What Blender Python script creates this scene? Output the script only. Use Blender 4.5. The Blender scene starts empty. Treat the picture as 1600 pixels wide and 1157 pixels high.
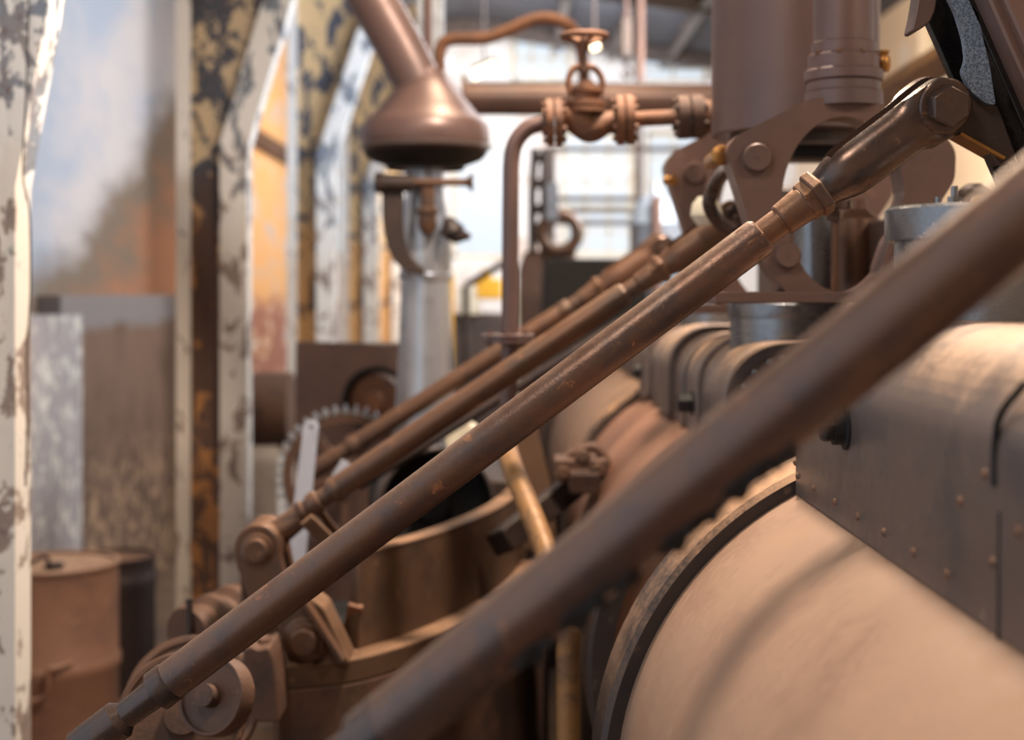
import bpy, bmesh, math, random
from mathutils import Vector, Matrix
random.seed(7)
# ---------------------------------------------------------------- camera, world, light, exposure
F = 50/36*1600           # focal length in pixels of the 1600 px frame
HZ = 460.0               # picture row of the eye level
H = 1.75                 # eye height above the floor
PI = math.pi
sc = bpy.context.scene
def W(px, py, Z):        # a pixel at a distance, as a point of the room
    return Vector(((px-800)/F*Z, Z, H-(py-HZ)/F*Z))
cd = bpy.data.cameras.new('camera'); cam = bpy.data.objects.new('camera', cd)
sc.collection.objects.link(cam); sc.camera = cam
cam.location = (0, 0, H); cam.rotation_euler = (PI/2, 0, 0)
cd.lens = 50; cd.sensor_width = 36; cd.clip_start = .02; cd.clip_end = 200
cd.shift_y = -(578.5-HZ)/1600
cd.dof.use_dof = True; cd.dof.focus_distance = 1.86; cd.dof.aperture_fstop = 2.8; cd.dof.aperture_blades = 9

wd = bpy.data.worlds.new('daylight'); sc.world = wd; wd.use_nodes = True
bg = wd.node_tree.nodes['Background']; bg.inputs[0].default_value = (.80, .89, 1, 1); bg.inputs[1].default_value = .75

def light(name, kind, loc, target, energy, col, size=1.0, size_y=None):
    l = bpy.data.lights.new(name, kind); o = bpy.data.objects.new(name, l); sc.collection.objects.link(o)
    o.location = loc; d = Vector(target)-Vector(loc); o.rotation_euler = d.to_track_quat('-Z', 'Y').to_euler()
    l.energy = energy; l.color = col
    if kind == 'AREA':
        l.size = size
        if size_y: l.shape = 'RECTANGLE'; l.size_y = size_y
    return o
# warm halogen work lights under the roof, plus unseen fills added to brighten the walls
light('roof_lamp', 'AREA', (.5, 3.0, H+2.0), (.15, 2.6, H-.3), 124, (1, .80, .63), .35)
light('roof_lamp', 'AREA', (1.9, .9, H+1.7), (.9, 1.7, H-.5), 16, (1, .80, .62), .3)
light('roof_lamp', 'AREA', (-.7, .5, H+2.1), (.35, 1.7, H-.1), 21, (1, .82, .66), .45)
light('end_wall_fill', 'AREA', (.2, 13.0, H+2.2), (.4, 16, H+.2), 100, (.95, .97, 1), 2.5, 1.2)  # unseen area fill added to whiten the end wall
light('left_wall_fill', 'AREA', (1.1, 7.8, H+2.1), (-2.2, 8.4, H+.1), 165, (.93, .96, 1), 2.0, 3.0)  # unseen area fill added to brighten the left wall
light('wall_lamp', 'AREA', (-.3, 12.4, H+2.2), (-2.2, 13.6, H+1.0), 50, (1, .70, .40), .6)
light('side_wall_fill', 'AREA', (1.2, 8.0, H+2.0), (3.2, 9.5, H+.8), 110, (1, .84, .66), .6)  # unseen fill added to brighten the right wall behind the clevis
light('machine_lamp', 'AREA', (.2, 4.9, H+2.3), (.2, 4.3, H-.2), 36, (1, .78, .55), .5)
sc.view_settings.view_transform = 'Standard'; sc.view_settings.look = 'None'
sc.view_settings.gamma = 1; sc.view_settings.use_curve_mapping = False
sc.view_settings.exposure = 0.5

# ---------------------------------------------------------------- materials
def lin(c):
    return tuple(((v/255)/12.92 if v/255 <= .04045 else ((v/255+.055)/1.055)**2.4) for v in c)+(1,)
class NT:
    def __init__(s, name):
        s.m = bpy.data.materials.new(name); s.m.use_nodes = True; s.t = s.m.node_tree
        s.b = s.t.nodes['Principled BSDF']; s.tc = s.t.nodes.new('ShaderNodeTexCoord').outputs['Object']
    def N(s, k): return s.t.nodes.new(k)
    def L(s, a, b): s.t.links.new(a, b)
    def put(s, sock, v):
        if isinstance(v, (int, float, tuple)): sock.default_value = v
        else: s.L(v, sock)
    def map(s, sc_=(1, 1, 1), rot=(0, 0, 0)):
        n = s.N('ShaderNodeMapping'); s.L(s.tc, n.inputs[0]); n.inputs['Scale'].default_value = sc_; n.inputs['Rotation'].default_value = rot
        return n.outputs[0]
    def noise(s, scale, detail=6, rough=.6, dist=0, vec=None):
        n = s.N('ShaderNodeTexNoise'); s.L(vec or s.tc, n.inputs['Vector'])
        n.inputs['Scale'].default_value = scale; n.inputs['Detail'].default_value = detail
        n.inputs['Roughness'].default_value = rough; n.inputs['Distortion'].default_value = dist
        return n.outputs['Fac']
    def step(s, f, a, b):                       # smooth threshold a..b -> 0..1
        n = s.N('ShaderNodeMapRange'); n.interpolation_type = 'SMOOTHSTEP'
        s.put(n.inputs[0], f); n.inputs[1].default_value = a; n.inputs[2].default_value = b
        return n.outputs[0]
    def mix(s, f, a, b):
        n = s.N('ShaderNodeMix'); n.data_type = 'RGBA'; s.put(n.inputs[0], f); s.put(n.inputs[6], a); s.put(n.inputs[7], b)
        return n.outputs[2]
    def math(s, op, a, b=0.0):
        n = s.N('ShaderNodeMath'); n.operation = op; s.put(n.inputs[0], a); s.put(n.inputs[1], b); return n.outputs[0]
    def pos(s):
        g = s.N('ShaderNodeNewGeometry'); x = s.N('ShaderNodeSeparateXYZ'); s.L(g.outputs['Position'], x.inputs[0]); return x.outputs
    def nz(s):
        g = s.N('ShaderNodeNewGeometry'); x = s.N('ShaderNodeSeparateXYZ'); s.L(g.outputs['True Normal'], x.inputs[0]); return x.outputs[2]
    def done(s, col, rough=.6, metal=0.0, bump=None, bs=.3, bd=.004):
        s.put(s.b.inputs['Base Color'], col); s.put(s.b.inputs['Roughness'], rough); s.put(s.b.inputs['Metallic'], metal)
        if bump is not None:
            n = s.N('ShaderNodeBump'); n.inputs['Strength'].default_value = bs; n.inputs['Distance'].default_value = bd
            s.L(bump, n.inputs['Height']); s.L(n.outputs[0], s.b.inputs['Normal'])
        return s.m
def metal(name, base, patch, fleck, rough=.42, met=.55, scale=1.0, dust_lit=None, pth=(.45, .65), fth=(.60, .68), bump=.35, dlo=.55, dmax=.9):
    t = NT(name)
    n1 = t.noise(9*scale, 6, .65); n2 = t.noise(34*scale, 7, .7, .4); n3 = t.noise(190*scale, 3, .6)
    c = t.mix(t.step(n1, *pth), lin(base), lin(patch))
    c = t.mix(t.step(n2, *fth), c, lin(fleck))
    r = t.math('ADD', t.math('MULTIPLY', n2, .35), rough-.17)
    mt = t.math('MULTIPLY', t.math('SUBTRACT', 1.0, t.step(n2, *fth)), met)
    if dust_lit:                                   # dusty film on upward faces; on rods and rim also painted light
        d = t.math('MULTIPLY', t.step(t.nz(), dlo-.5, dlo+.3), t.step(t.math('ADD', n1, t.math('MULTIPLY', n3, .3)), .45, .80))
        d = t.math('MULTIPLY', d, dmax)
        c = t.mix(d, c, lin(dust_lit)); r = t.math('ADD', r, t.math('MULTIPLY', d, .35)); mt = t.math('MULTIPLY', mt, t.math('SUBTRACT', 1.0, d))
    return t.done(c, r, mt, t.math('ADD', n2, t.math('MULTIPLY', n3, .5)), bump, .0022)
M = {}
M['rod'] = metal('rusty oiled rod steel', (108, 82, 70), (88, 75, 72), (136, 92, 64), .32, .5, 1.3, (172, 138, 110), dlo=.75, dmax=.5, bump=.3)  # tan on upward faces: dusty film plus a painted lit top band
M['rodwarm'] = metal('orange brown rod steel', (104, 76, 60), (84, 68, 60), (126, 86, 60), .38, .4, 1.0, (160, 120, 86), dlo=.75, dmax=.45)
M['oiled'] = metal('oil blackened steel', (92, 74, 66), (76, 70, 70), (116, 84, 64), .27, .6, 1.0, bump=.12)
M['cast'] = metal('purple brown cast iron', (112, 88, 80), (100, 82, 78), (122, 92, 76), .40, .3, .6, bump=.15)
M['castdark'] = metal('dark brown cast iron', (66, 54, 50), (52, 46, 46), (88, 66, 52), .45, .35, .8)
M['redlag'] = metal('red brown lagging', (122, 86, 70), (106, 80, 68), (136, 96, 74), .5, .2, .5, (150, 110, 86), bump=.12, dmax=.6)
M['bluesilver'] = metal('polished silver paint', (182, 190, 202), (160, 168, 180), (150, 146, 146), .32, .8, .5, fth=(.7, .85), bump=.02)
M['rim'] = metal('dark rim with painted lit edge', (58, 50, 48), (48, 44, 46), (80, 62, 52), .4, .35, .8, (190, 148, 112), dlo=.55, dmax=.9)  # tan on upward faces paints the lit outer strip of the rim
M['nut'] = metal('rust dusted nut', (112, 80, 60), (88, 70, 62), (146, 98, 62), .42, .4, 1.6, (190, 138, 90), dlo=.7, dmax=.7, bump=.35)
M['paint'] = metal('brown painted cylinder', (108, 86, 82), (98, 82, 80), (116, 90, 80), .40, .3, .35, fth=(.66, .8), bump=.08)
M['dusty'] = metal('dusty tan cladding', (136, 108, 90), (120, 99, 86), (146, 116, 96), .5, .1, .5, (150, 120, 98), bump=.1, fth=(.6, .8))
M['clad'] = metal('grey brown lagging sheet', (116, 104, 100), (94, 90, 92), (136, 114, 98), .33, .5, .7, (184, 150, 120), dlo=.55, dmax=.95, fth=(.62, .72), bump=.12)
M['plate'] = metal('grey end sheet', (96, 84, 80), (84, 78, 78), (124, 100, 82), .38, .5, .8, fth=(.62, .75), bump=.12)
M['rust'] = metal('orange rust', (118, 80, 58), (94, 66, 52), (142, 96, 64), .68, .1, 1.0, fth=(.5, .7), bump=.6)
M['rustdark'] = metal('dark rust', (92, 66, 52), (72, 54, 46), (118, 82, 58), .65, .15, 1.0, bump=.6)
M['trough'] = metal('brown rusty trough plate', (92, 68, 50), (74, 56, 46), (110, 80, 56), .6, .15, .6, (140, 106, 78), bump=.3)
M['steel'] = metal('bright greasy steel', (128, 130, 134), (108, 110, 116), (104, 94, 88), .28, .8, 1.0, fth=(.62, .72), bump=.25)
M['silver'] = metal('silver paint', (170, 178, 188), (146, 150, 158), (126, 108, 96), .38, .5, .8, fth=(.62, .75), bump=.1)
M['barsteel'] = metal('pale steel bar', (186, 190, 202), (172, 176, 190), (150, 140, 138), .45, .2, .8, fth=(.66, .8), bump=.1)
M['black'] = metal('black iron', (16, 16, 18), (12, 12, 14), (30, 28, 28), .6, .1, 1.0, bump=.2)
M['grease'] = metal('black grease', (24, 22, 22), (16, 16, 18), (52, 40, 34), .25, .2, 1.4, bump=.5)
M['brass'] = metal('worn brass', (168, 122, 66), (136, 94, 56), (110, 78, 54), .35, .7, 1.0)
M['yellowpipe'] = metal('ochre rusty pipe', (150, 112, 70), (104, 80, 62), (98, 76, 62), .5, .15, 1.2, fth=(.52, .68))
M['yellow'] = metal('yellow machine paint', (224, 170, 50), (206, 150, 44), (150, 110, 60), .5, .0, .6, fth=(.65, .8))
M['cream'] = metal('cream paint', (216, 208, 186), (196, 186, 164), (150, 130, 110), .6, .0, .8, fth=(.62, .8))
M['barrel'] = metal('reddish rusty drum', (140, 104, 86), (122, 92, 80), (154, 118, 98), .5, .1, .5, (186, 156, 132), bump=.3, dlo=.7)
M['barreldark'] = metal('dark drum', (70, 60, 60), (58, 52, 54), (92, 70, 58), .45, .2, .6, (176, 128, 96), dlo=.8)
M['whitewash'] = metal('white tooth paint', (212, 206, 198), (196, 190, 182), (170, 150, 130), .6, .0, 1.0)
M['domegrey'] = metal('blue grey vessel', (140, 150, 164), (122, 130, 144), (118, 104, 98), .4, .3, .5)
# grease smeared web of the leaning post
t = NT('silver smeared greasy steel')
n1 = t.noise(14, 6, .65, .5); n2 = t.noise(330, 4, .7)
f = t.step(n2, .42, .58)
M['smear'] = t.done(t.mix(f, lin((92, 112, 138)), lin((150, 170, 194))), .3, .55, n2, .4, .002)
# peeling paint on the columns
def peel(name, under_hi, under_lo, paint_hi, paint_lo, th, sc_=1.0, zsw=H+.35):
    t = NT(name); P = t.pos()
    a = t.noise(5.5*sc_, 8, .62, .6, t.map((1, 1, .55))); b = t.noise(26*sc_, 6, .7); d = t.noise(2.2*sc_, 3, .5)
    zz = t.step(t.math('ADD', P[2], t.math('MULTIPLY', t.math('SUBTRACT', d, .5), 1.6)), zsw-.25, zsw+.25)
    under = t.mix(zz, lin(under_lo), lin(under_hi)); paint = t.mix(zz, lin(paint_lo), lin(paint_hi))
    under = t.mix(t.step(b, .45, .7), under, lin((104, 92, 92)))
    e = t.math('ADD', a, t.math('MULTIPLY', t.math('SUBTRACT', b, .5), .25))
    f = t.step(e, th-.012, th+.012)
    teal = t.step(t.noise(7*sc_, 5, .7, .2, t.map((1.3, 1, 1))), .66, .70)
    paint = t.mix(t.math('MULTIPLY', teal, .5), paint, lin((140, 178, 170)))
    return t.done(t.mix(f, under, paint), .7, 0, e, .5, .004)
M['flange'] = peel('peeling white column paint', (124, 138, 156), (148, 134, 126), (228, 232, 236), (220, 216, 210), .465, 1.9)
M['flange_edge'] = peel('worn white column edge', (128, 138, 152), (136, 116, 104), (228, 230, 232), (216, 208, 198), .40, 3.0)
M['web_far'] = peel('far column web paint', (72, 80, 96), (104, 78, 64), (212, 184, 142), (216, 168, 112), .47, 1.4)
M['web'] = peel('peeling column web paint', (72, 80, 96), (112, 84, 70), (208, 190, 162), (200, 144, 92), .555, 2.1)
# left wall: cool plaster, a brown rust stain, ochre further in
t = NT('stained plaster'); P = t.pos()
sv = t.map((1, .4, 1)); n1 = t.noise(1.3, 6, .6, .3, sv); n2 = t.noise(4.5, 7, .65, .3, sv); n3 = t.noise(20, 5, .6)
n0 = t.math('SUBTRACT', n1, .5); n02 = t.math('SUBTRACT', n2, .5)
base = t.mix(t.step(n1, .38, .62), lin((198, 192, 192)), lin((164, 174, 190)))
line = t.math('SUBTRACT', t.math('ADD', t.math('MULTIPLY', t.math('SUBTRACT', P[1], 6.75), .48), t.math('ADD', t.math('MULTIPLY', n0, .9), t.math('MULTIPLY', n02, .35))), t.math('SUBTRACT', P[2], H))
st = t.math('MULTIPLY', t.step(line, -.12, .30), t.math('SUBTRACT', 1.0, t.step(P[1], 10.2, 10.9)))
stc = t.mix(t.step(t.math('ADD', line, t.math('MULTIPLY', n02, 1.5)), .15, 1.2), lin((118, 104, 90)), lin((164, 112, 80)))
c = t.mix(st, base, stc)
och = t.math('MULTIPLY', t.step(t.math('ADD', P[1], t.math('MULTIPLY', n0, 3)), 11.6, 12.8), t.step(n2, .30, .52))
c = t.mix(och, c, lin((216, 172, 122)))
low = t.math('MULTIPLY', t.step(P[1], 10.6, 11.2), t.math('SUBTRACT', 1.0, t.step(t.math('ADD', P[2], t.math('MULTIPLY', n02, .6)), H-.15, H+.1)))
c = t.mix(t.math('MULTIPLY', low, t.step(n2, .42, .5)), c, lin((150, 104, 92)))
M['wall'] = t.done(c, .85, 0, n3, .25, .004)
t = NT('dado render'); P = t.pos()
n1 = t.noise(1.6, 6, .6, .3); n2 = t.noise(8, 8, .7, .5); n3 = t.noise(30, 5, .6)
zz = t.math('ADD', P[2], t.math('MULTIPLY', t.math('SUBTRACT', n1, .5), .25))
c = t.mix(t.step(zz, H-.20, H-.13), t.mix(t.step(n1, .4, .6), lin((92, 70, 58)), lin((112, 88, 74))), lin((124, 118, 118)))
pe = t.math('MULTIPLY', t.step(n2, .50, .56), t.math('SUBTRACT', 1.0, t.step(zz, H-1.15, H-.7)))
c = t.mix(pe, c, lin((164, 136, 106)))
M['dado'] = t.done(c, .8, 0, n3, .3, .004)
t = NT('grey pillar render'); n1 = t.noise(3, 6, .6); n2 = t.noise(9, 6, .7, .4)
M['pillar'] = t.done(t.mix(t.step(n2, .52, .58), t.mix(n1, lin((176, 170, 172)), lin((136, 130, 132))), lin((206, 204, 196))), .8, 0, n2, .3, .004)
def brick(name, c1, c2, mo, ww):
    t = NT(name); b = t.N('ShaderNodeTexBrick'); t.L(t.map((1, 1, 1), (PI/2, 0, 0)), b.inputs['Vector'])
    b.inputs['Color1'].default_value = lin(c1); b.inputs['Color2'].default_value = lin(c2); b.inputs['Mortar'].default_value = lin(mo)
    b.inputs['Scale'].default_value = 1.0; b.inputs['Brick Width'].default_value = .25; b.inputs['Row Height'].default_value = .08; b.inputs['Mortar Size'].default_value = .008
    n = t.noise(2.2, 7, .65, .3); n2 = t.noise(12, 5, .6)
    return t.done(t.mix(t.step(n, *ww), b.outputs['Color'], lin((226, 228, 232))), .85, 0, n2, .3, .01)
M['endwall'] = brick('whitewashed brick', (196, 170, 160), (206, 190, 182), (214, 208, 202), (.36, .50))
M['sidewall'] = brick('beige side wall', (222, 200, 172), (228, 206, 180), (226, 208, 184), (.55, .7))
t = NT('concrete floor'); n1 = t.noise(1.2, 7, .6); n2 = t.noise(14, 6, .7)
M['floor'] = t.done(t.mix(t.step(n1, .35, .65), lin((122, 96, 74)), lin((92, 74, 62))), t.math('ADD', t.math('MULTIPLY', n2, .3), .55), 0, n2, .4, .01)
t = NT('dark corrugated roof'); wv = t.N('ShaderNodeTexWave'); t.L(t.map((1, 1, 1)), wv.inputs['Vector']); wv.bands_direction = 'Y'; wv.inputs['Scale'].default_value = 2.2
M['roof'] = t.done(t.mix(t.noise(2, 5), lin((52, 54, 62)), lin((84, 86, 96))), .7, 0, wv.outputs['Fac'], .8, .03)
t = NT('window glass'); 
tr = t.N('ShaderNodeBsdfTransparent'); gl = t.N('ShaderNodeBsdfGlossy'); gl.inputs['Roughness'].default_value = .35
mx = t.N('ShaderNodeMixShader'); mx.inputs[0].default_value = .03; t.L(tr.outputs[0], mx.inputs[1]); t.L(gl.outputs[0], mx.inputs[2])
t.L(mx.outputs[0], t.t.nodes['Material Output'].inputs[0]); M['glass'] = t.m
t = NT('lit lamp tube'); t.b.inputs['Emission Color'].default_value = (1, .72, .34, 1); t.b.inputs['Emission Strength'].default_value = 5
M['glow'] = t.done((1, .9, .7, 1), .4)

# ---------------------------------------------------------------- mesh helpers
def basis(ax):
    ax = Vector(ax).normalized(); r = Vector((0, 0, 1)) if abs(ax.z) < .9 else Vector((0, 1, 0))
    u = ax.cross(r).normalized(); return ax, u, ax.cross(u).normalized()
def lathe(bm, p, ax, prof, seg=40, rot=0.0, cap=True):
    ax, u, v = basis(ax); p = Vector(p); rings = []
    for (d, r) in prof:
        rings.append([bm.verts.new(p+ax*d+(u*math.cos(rot+2*PI*i/seg)+v*math.sin(rot+2*PI*i/seg))*max(r, 1e-4)) for i in range(seg)])
    for a, b in zip(rings, rings[1:]):
        for i in range(seg): bm.faces.new((a[i], a[(i+1) % seg], b[(i+1) % seg], b[i]))
    if cap: bm.faces.new(rings[0][::-1]); bm.faces.new(rings[-1])
    return bm
def cyl(bm, a, b, r, r2=None, seg=32, rot=0.0):
    a, b = Vector(a), Vector(b); return lathe(bm, a, b-a, [(0, r), ((b-a).length, r if r2 is None else r2)], seg, rot)
def smooth(pts, n=8):
    pts = [Vector(p) for p in pts]; P = [2*pts[0]-pts[1]]+pts+[2*pts[-1]-pts[-2]]; out = []
    for k in range(1, len(P)-2):
        for i in range(n):
            t = i/n; a, b, c, d = P[k-1:k+3]
            out.append(.5*((2*b)+(c-a)*t+(2*a-5*b+4*c-d)*t*t+(3*b-a-3*c+d)*t**3))
    return out+[pts[-1]]
def tube(bm, pts, r, seg=20, n=8, cap=True):
    pts = smooth(pts, n) if n else [Vector(p) for p in pts]; prev = None; rings = []
    for i, p in enumerate(pts):
        d = (pts[min(i+1, len(pts)-1)]-pts[max(i-1, 0)]).normalized()
        u = basis(d)[1] if prev is None else (prev-d*prev.dot(d)).normalized()
        prev = u; v = d.cross(u); rr = r(i/(len(pts)-1)) if callable(r) else r
        rings.append([bm.verts.new(p+(u*math.cos(2*PI*k/seg)+v*math.sin(2*PI*k/seg))*rr) for k in range(seg)])
    for a, b in zip(rings, rings[1:]):
        for k in range(seg): bm.faces.new((a[k], a[(k+1) % seg], b[(k+1) % seg], b[k]))
    if cap: bm.faces.new(rings[0][::-1]); bm.faces.new(rings[-1])
    return bm
def box(bm, c, s, rot=None):
    c = Vector(c); R = rot or Matrix.Identity(3)
    v = [bm.verts.new(c+R @ Vector((x*s[0]/2, y*s[1]/2, z*s[2]/2))) for x in (-1, 1) for y in (-1, 1) for z in (-1, 1)]
    for f in ((0, 1, 3, 2), (4, 6, 7, 5), (0, 4, 5, 1), (2, 3, 7, 6), (0, 2, 6, 4), (1, 5, 7, 3)): bm.faces.new([v[i] for i in f])
    return bm
def bx(bm, x0, x1, y0, y1, z0, z1): return box(bm, ((x0+x1)/2, (y0+y1)/2, (z0+z1)/2), (x1-x0, y1-y0, z1-z0))
def bar(bm, a, b, w, h, up=(0, 1, 0)):       # rectangular bar from a to b; h is measured along up
    a, b = Vector(a), Vector(b); d = (b-a).normalized(); s = d.cross(Vector(up)).normalized(); u = s.cross(d)
    return box(bm, (a+b)/2, ((b-a).length, w, h), Matrix((d, s, u)).transposed())
def rnd(pts, r, n=5):                        # round the corners of a 2-d outline
    out = []; N_ = len(pts)
    for i in range(N_):
        a, b, c = Vector(pts[i-1]), Vector(pts[i]), Vector(pts[(i+1) % N_])
        rr = r[i] if isinstance(r, (list, tuple)) else r
        da, dc = (a-b), (c-b); k = min(rr, da.length*.48, dc.length*.48)
        p, q = b+da.normalized()*k, b+dc.normalized()*k
        for j in range(n+1):
            t = j/n; out.append(p*(1-t)**2+b*2*t*(1-t)+q*t*t)
    return out
def slab(bm, outer, o, ex, ey, n0, n1):      # outline in the frame (o, ex, ey), thick from n0 to n1 along the normal
    ex, ey = Vector(ex), Vector(ey); nn = ex.cross(ey).normalized(); o = Vector(o)
    A = [bm.verts.new(o+ex*p[0]+ey*p[1]+nn*n0) for p in outer]; B = [bm.verts.new(o+ex*p[0]+ey*p[1]+nn*n1) for p in outer]
    bm.faces.new(A[::-1]); bm.faces.new(B)
    for i in range(len(A)): j = (i+1) % len(A); bm.faces.new((A[i], A[j], B[j], B[i]))
    return bm
def ray_poly(c, ang, poly):
    d = Vector((math.cos(ang), math.sin(ang))); best = None
    for i in range(len(poly)):
        p, q = Vector(poly[i]), Vector(poly[(i+1) % len(poly)]); e = q-p
        den = d.x*e.y-d.y*e.x
        if abs(den) < 1e-12: continue
        w = p-c; t = (w.x*e.y-w.y*e.x)/den; s = (w.x*d.y-w.y*d.x)/den
        if t > 0 and -1e-6 <= s <= 1+1e-6: best = t if best is None else max(best, t)
    return c+d*best
def holed(bm, outer, inner, c, o, ex, ey, n0, n1, N_=120):   # plate with one opening
    c = Vector(c); ex, ey = Vector(ex), Vector(ey); nn = ex.cross(ey).normalized(); o = Vector(o); R = []
    ang = sorted([2*PI*i/N_ for i in range(N_)])
    for poly, z in ((outer, n0), (outer, n1), (inner, n1), (inner, n0)):
        R.append([bm.verts.new(o+ex*q.x+ey*q.y+nn*z) for q in (ray_poly(c, a, poly) for a in ang)])
    for k in range(4):
        a, b = R[k], R[(k+1) % 4]
        for i in range(N_): j = (i+1) % N_; bm.faces.new((a[i], a[j], b[j], b[i]))
    return bm
def BM(): return bmesh.new()
def tag(o, label, cat, group=None):
    o['label'] = label; o['category'] = cat
    if group: o['group'] = group
    return o
def thing(name, label, cat, loc, group=None):
    o = bpy.data.objects.new(name, None); sc.collection.objects.link(o); o.location = loc; o.empty_display_size = .05
    return tag(o, label, cat, group)
def wpos(o):
    p = Vector((0, 0, 0))
    while o: p += o.location; o = o.parent
    return p
def obj(name, bm, m, parent=None, label=None, bev=0, ang=35, loc=None):   # bm is in room coordinates
    bmesh.ops.recalc_face_normals(bm, faces=bm.faces[:])
    base = wpos(parent) if parent else Vector((0, 0, 0))
    own = Vector((0, 0, 0))
    if parent is None:
        xs = [v.co for v in bm.verts]; own = Vector(((min(v.x for v in xs)+max(v.x for v in xs))/2, (min(v.y for v in xs)+max(v.y for v in xs))/2, min(v.z for v in xs)))
    for v in bm.verts: v.co -= base+own
    me = bpy.data.meshes.new(name); bm.to_mesh(me); bm.free(); me.shade_smooth(); me.set_sharp_from_angle(angle=math.radians(ang))
    o = bpy.data.objects.new(name, me); sc.collection.objects.link(o); o.location = own; o.parent = parent
    me.materials.append(M[m])
    if bev:
        b = o.modifiers.new('edge', 'BEVEL'); b.width = bev; b.segments = 2; b.limit_method = 'ANGLE'; b.angle_limit = math.radians(40)
    if label: o['label'] = label
    return o
def struct(name, bm, m):
    me = bpy.data.meshes.new(name); bmesh.ops.recalc_face_normals(bm, faces=bm.faces[:]); bm.to_mesh(me); bm.free()
    o = bpy.data.objects.new(name, me); sc.collection.objects.link(o); me.materials.append(M[m]); o['kind'] = 'structure'; return o

# ---------------------------------------------------------------- the hall
YE = 16.0; XL = -2.35; XR = 3.2
b = BM(); bx(b, XL-.3, XR+.3, -3, YE+.3, -.1, 0); struct('floor', b, 'floor')
b = BM(); bx(b, XL-.3, XL, 2.2, YE+.3, 0, H+3.2); struct('wall_left', b, 'wall')
def grid_wall(name, mat, axis, c0, c1, u0, u1, v0, v1, holes):
    b = BM(); us = sorted({u0, u1, *[h[0] for h in holes], *[h[1] for h in holes]}); vs = sorted({v0, v1, *[h[2] for h in holes], *[h[3] for h in holes]})
    for ua, ub in zip(us, us[1:]):
        for va, vb in zip(vs, vs[1:]):
            mu, mv = (ua+ub)/2, (va+vb)/2
            if any(h[0] < mu < h[1] and h[2] < mv < h[3] for h in holes): continue
            if axis == 'y': bx(b, ua, ub, c0, c1, va, vb)
            else: bx(b, c0, c1, ua, ub, va, vb)
    return struct(name, b, mat)
def px(x, Z=YE): return (x-800)/F*Z
def pz(y, Z=YE): return H-(y-HZ)/F*Z
wb = [(px(706), px(796), pz(404), pz(222)), (px(800), px(893), pz(128), pz(48)), (px(878), px(990), pz(400), pz(205)),
      (px(1010), px(1100), pz(400), pz(205)), (px(1000), px(1108), pz(128), pz(82)), (px(520), px(580), pz(400), pz(225))]
grid_wall('wall_back', 'endwall', 'y', YE, YE+.3, XL-.3, XR+.3, 0, H+3.4, wb)
for i, (x0, x1, z0, z1) in enumerate(wb):
    n = (3, 3, 3, 2, 2, 2)[i]; b = BM(); s = .05
    bx(b, x0, x0+s, YE+.1, YE+.16, z0, z1); bx(b, x1-s, x1, YE+.1, YE+.16, z0, z1); bx(b, x0, x1, YE+.1, YE+.16, z0, z0+s); bx(b, x0, x1, YE+.1, YE+.16, z1-s, z1)
    w = struct('window_%d' % (i+1), b, 'cream')
    b = BM()
    if i:
        for k in range(1, n): xx = x0+(x1-x0)*k/n; bx(b, xx-.015, xx+.015, YE+.11, YE+.15, z0, z1)
        m_ = max(2, round((z1-z0)/.3))
        for k in range(1, m_): zz = z0+(z1-z0)*k/m_; bx(b, x0, x1, YE+.11, YE+.15, zz-.012, zz+.012)
        obj('glazing_bars', b, 'cream', w)
    else:
        b.free(); b = BM()                       # brick spandrels that make the head of the opening an arch
        for sx in (-1, 1):
            cx = (x0+x1)/2; hw = (x1-x0)/2; pts = [(cx+sx*hw, z1), (cx+sx*hw, z1-hw)]
            pts += [(cx+sx*hw*math.cos(a), z1-hw+hw*math.sin(a)) for a in [PI/2*k/10 for k in range(1, 11)]]
            slab(b, pts, (0, YE, 0), (1, 0, 0), (0, 0, 1), 0, -.28)
        obj('arch_spandrel', b, 'endwall', w)
    b = BM(); bx(b, x0, x1, YE+.125, YE+.135, z0, z1); obj('pane', b, 'glass', w)
wr = [(8.6, 9.35, H+.9, H+2.2), (10.4, 11.2, H+.9, H+2.2), (12.4, 13.4, H+.9, H+2.2), (5.8, 6.8, H+.4, H+2.0), (3.2, 4.4, H+.4, H+2.0), (.4, 1.8, H+.4, H+2.0), (8.7, 9.5, H-.2, H+.55)]
grid_wall('wall_right', 'sidewall', 'x', XR, XR+.3, -3, YE+.3, 0, H+3.2, wr)
for i, (y0, y1, z0, z1) in enumerate(wr):
    b = BM(); s = .05
    bx(b, XR+.1, XR+.16, y0, y0+s, z0, z1); bx(b, XR+.1, XR+.16, y1-s, y1, z0, z1); bx(b, XR+.1, XR+.16, y0, y1, z0, z0+s); bx(b, XR+.1, XR+.16, y0, y1, z1-s, z1)
    w = struct('window_%d' % (i+7), b, 'cream')
    b = BM(); bx(b, XR+.125, XR+.135, y0, y1, z0, z1); obj('pane', b, 'glass', w)
b = BM(); RX = -.5
for xa, za, xb, zb in ((RX, H+2.98, XR+.3, H+2.36), (XL-.3, H+2.62, RX, H+2.98)):
    slab(b, [(xa, za), (xb, zb), (xb, zb+.08), (xa, za+.08)], (0, 2.0, 0), (1, 0, 0), (0, 0, 1), 0, -(YE-1.7))
struct('ceiling', b, 'roof')
b = BM(); slab(b, [(XL-.3, H+2.62), (RX, H+2.98), (XR+.3, H+2.36), (XR+.3, H+2.44), (RX, H+3.06), (XL-.3, H+2.70)], (0, -3, 0), (1, 0, 0), (0, 0, 1), 0, -5); struct('ceiling_near', b, 'roof')
b = BM(); bx(b, XL-.3, XR+.3, -3.3, -3, 0, H+3.3); struct('wall_near', b, 'sidewall')
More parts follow.
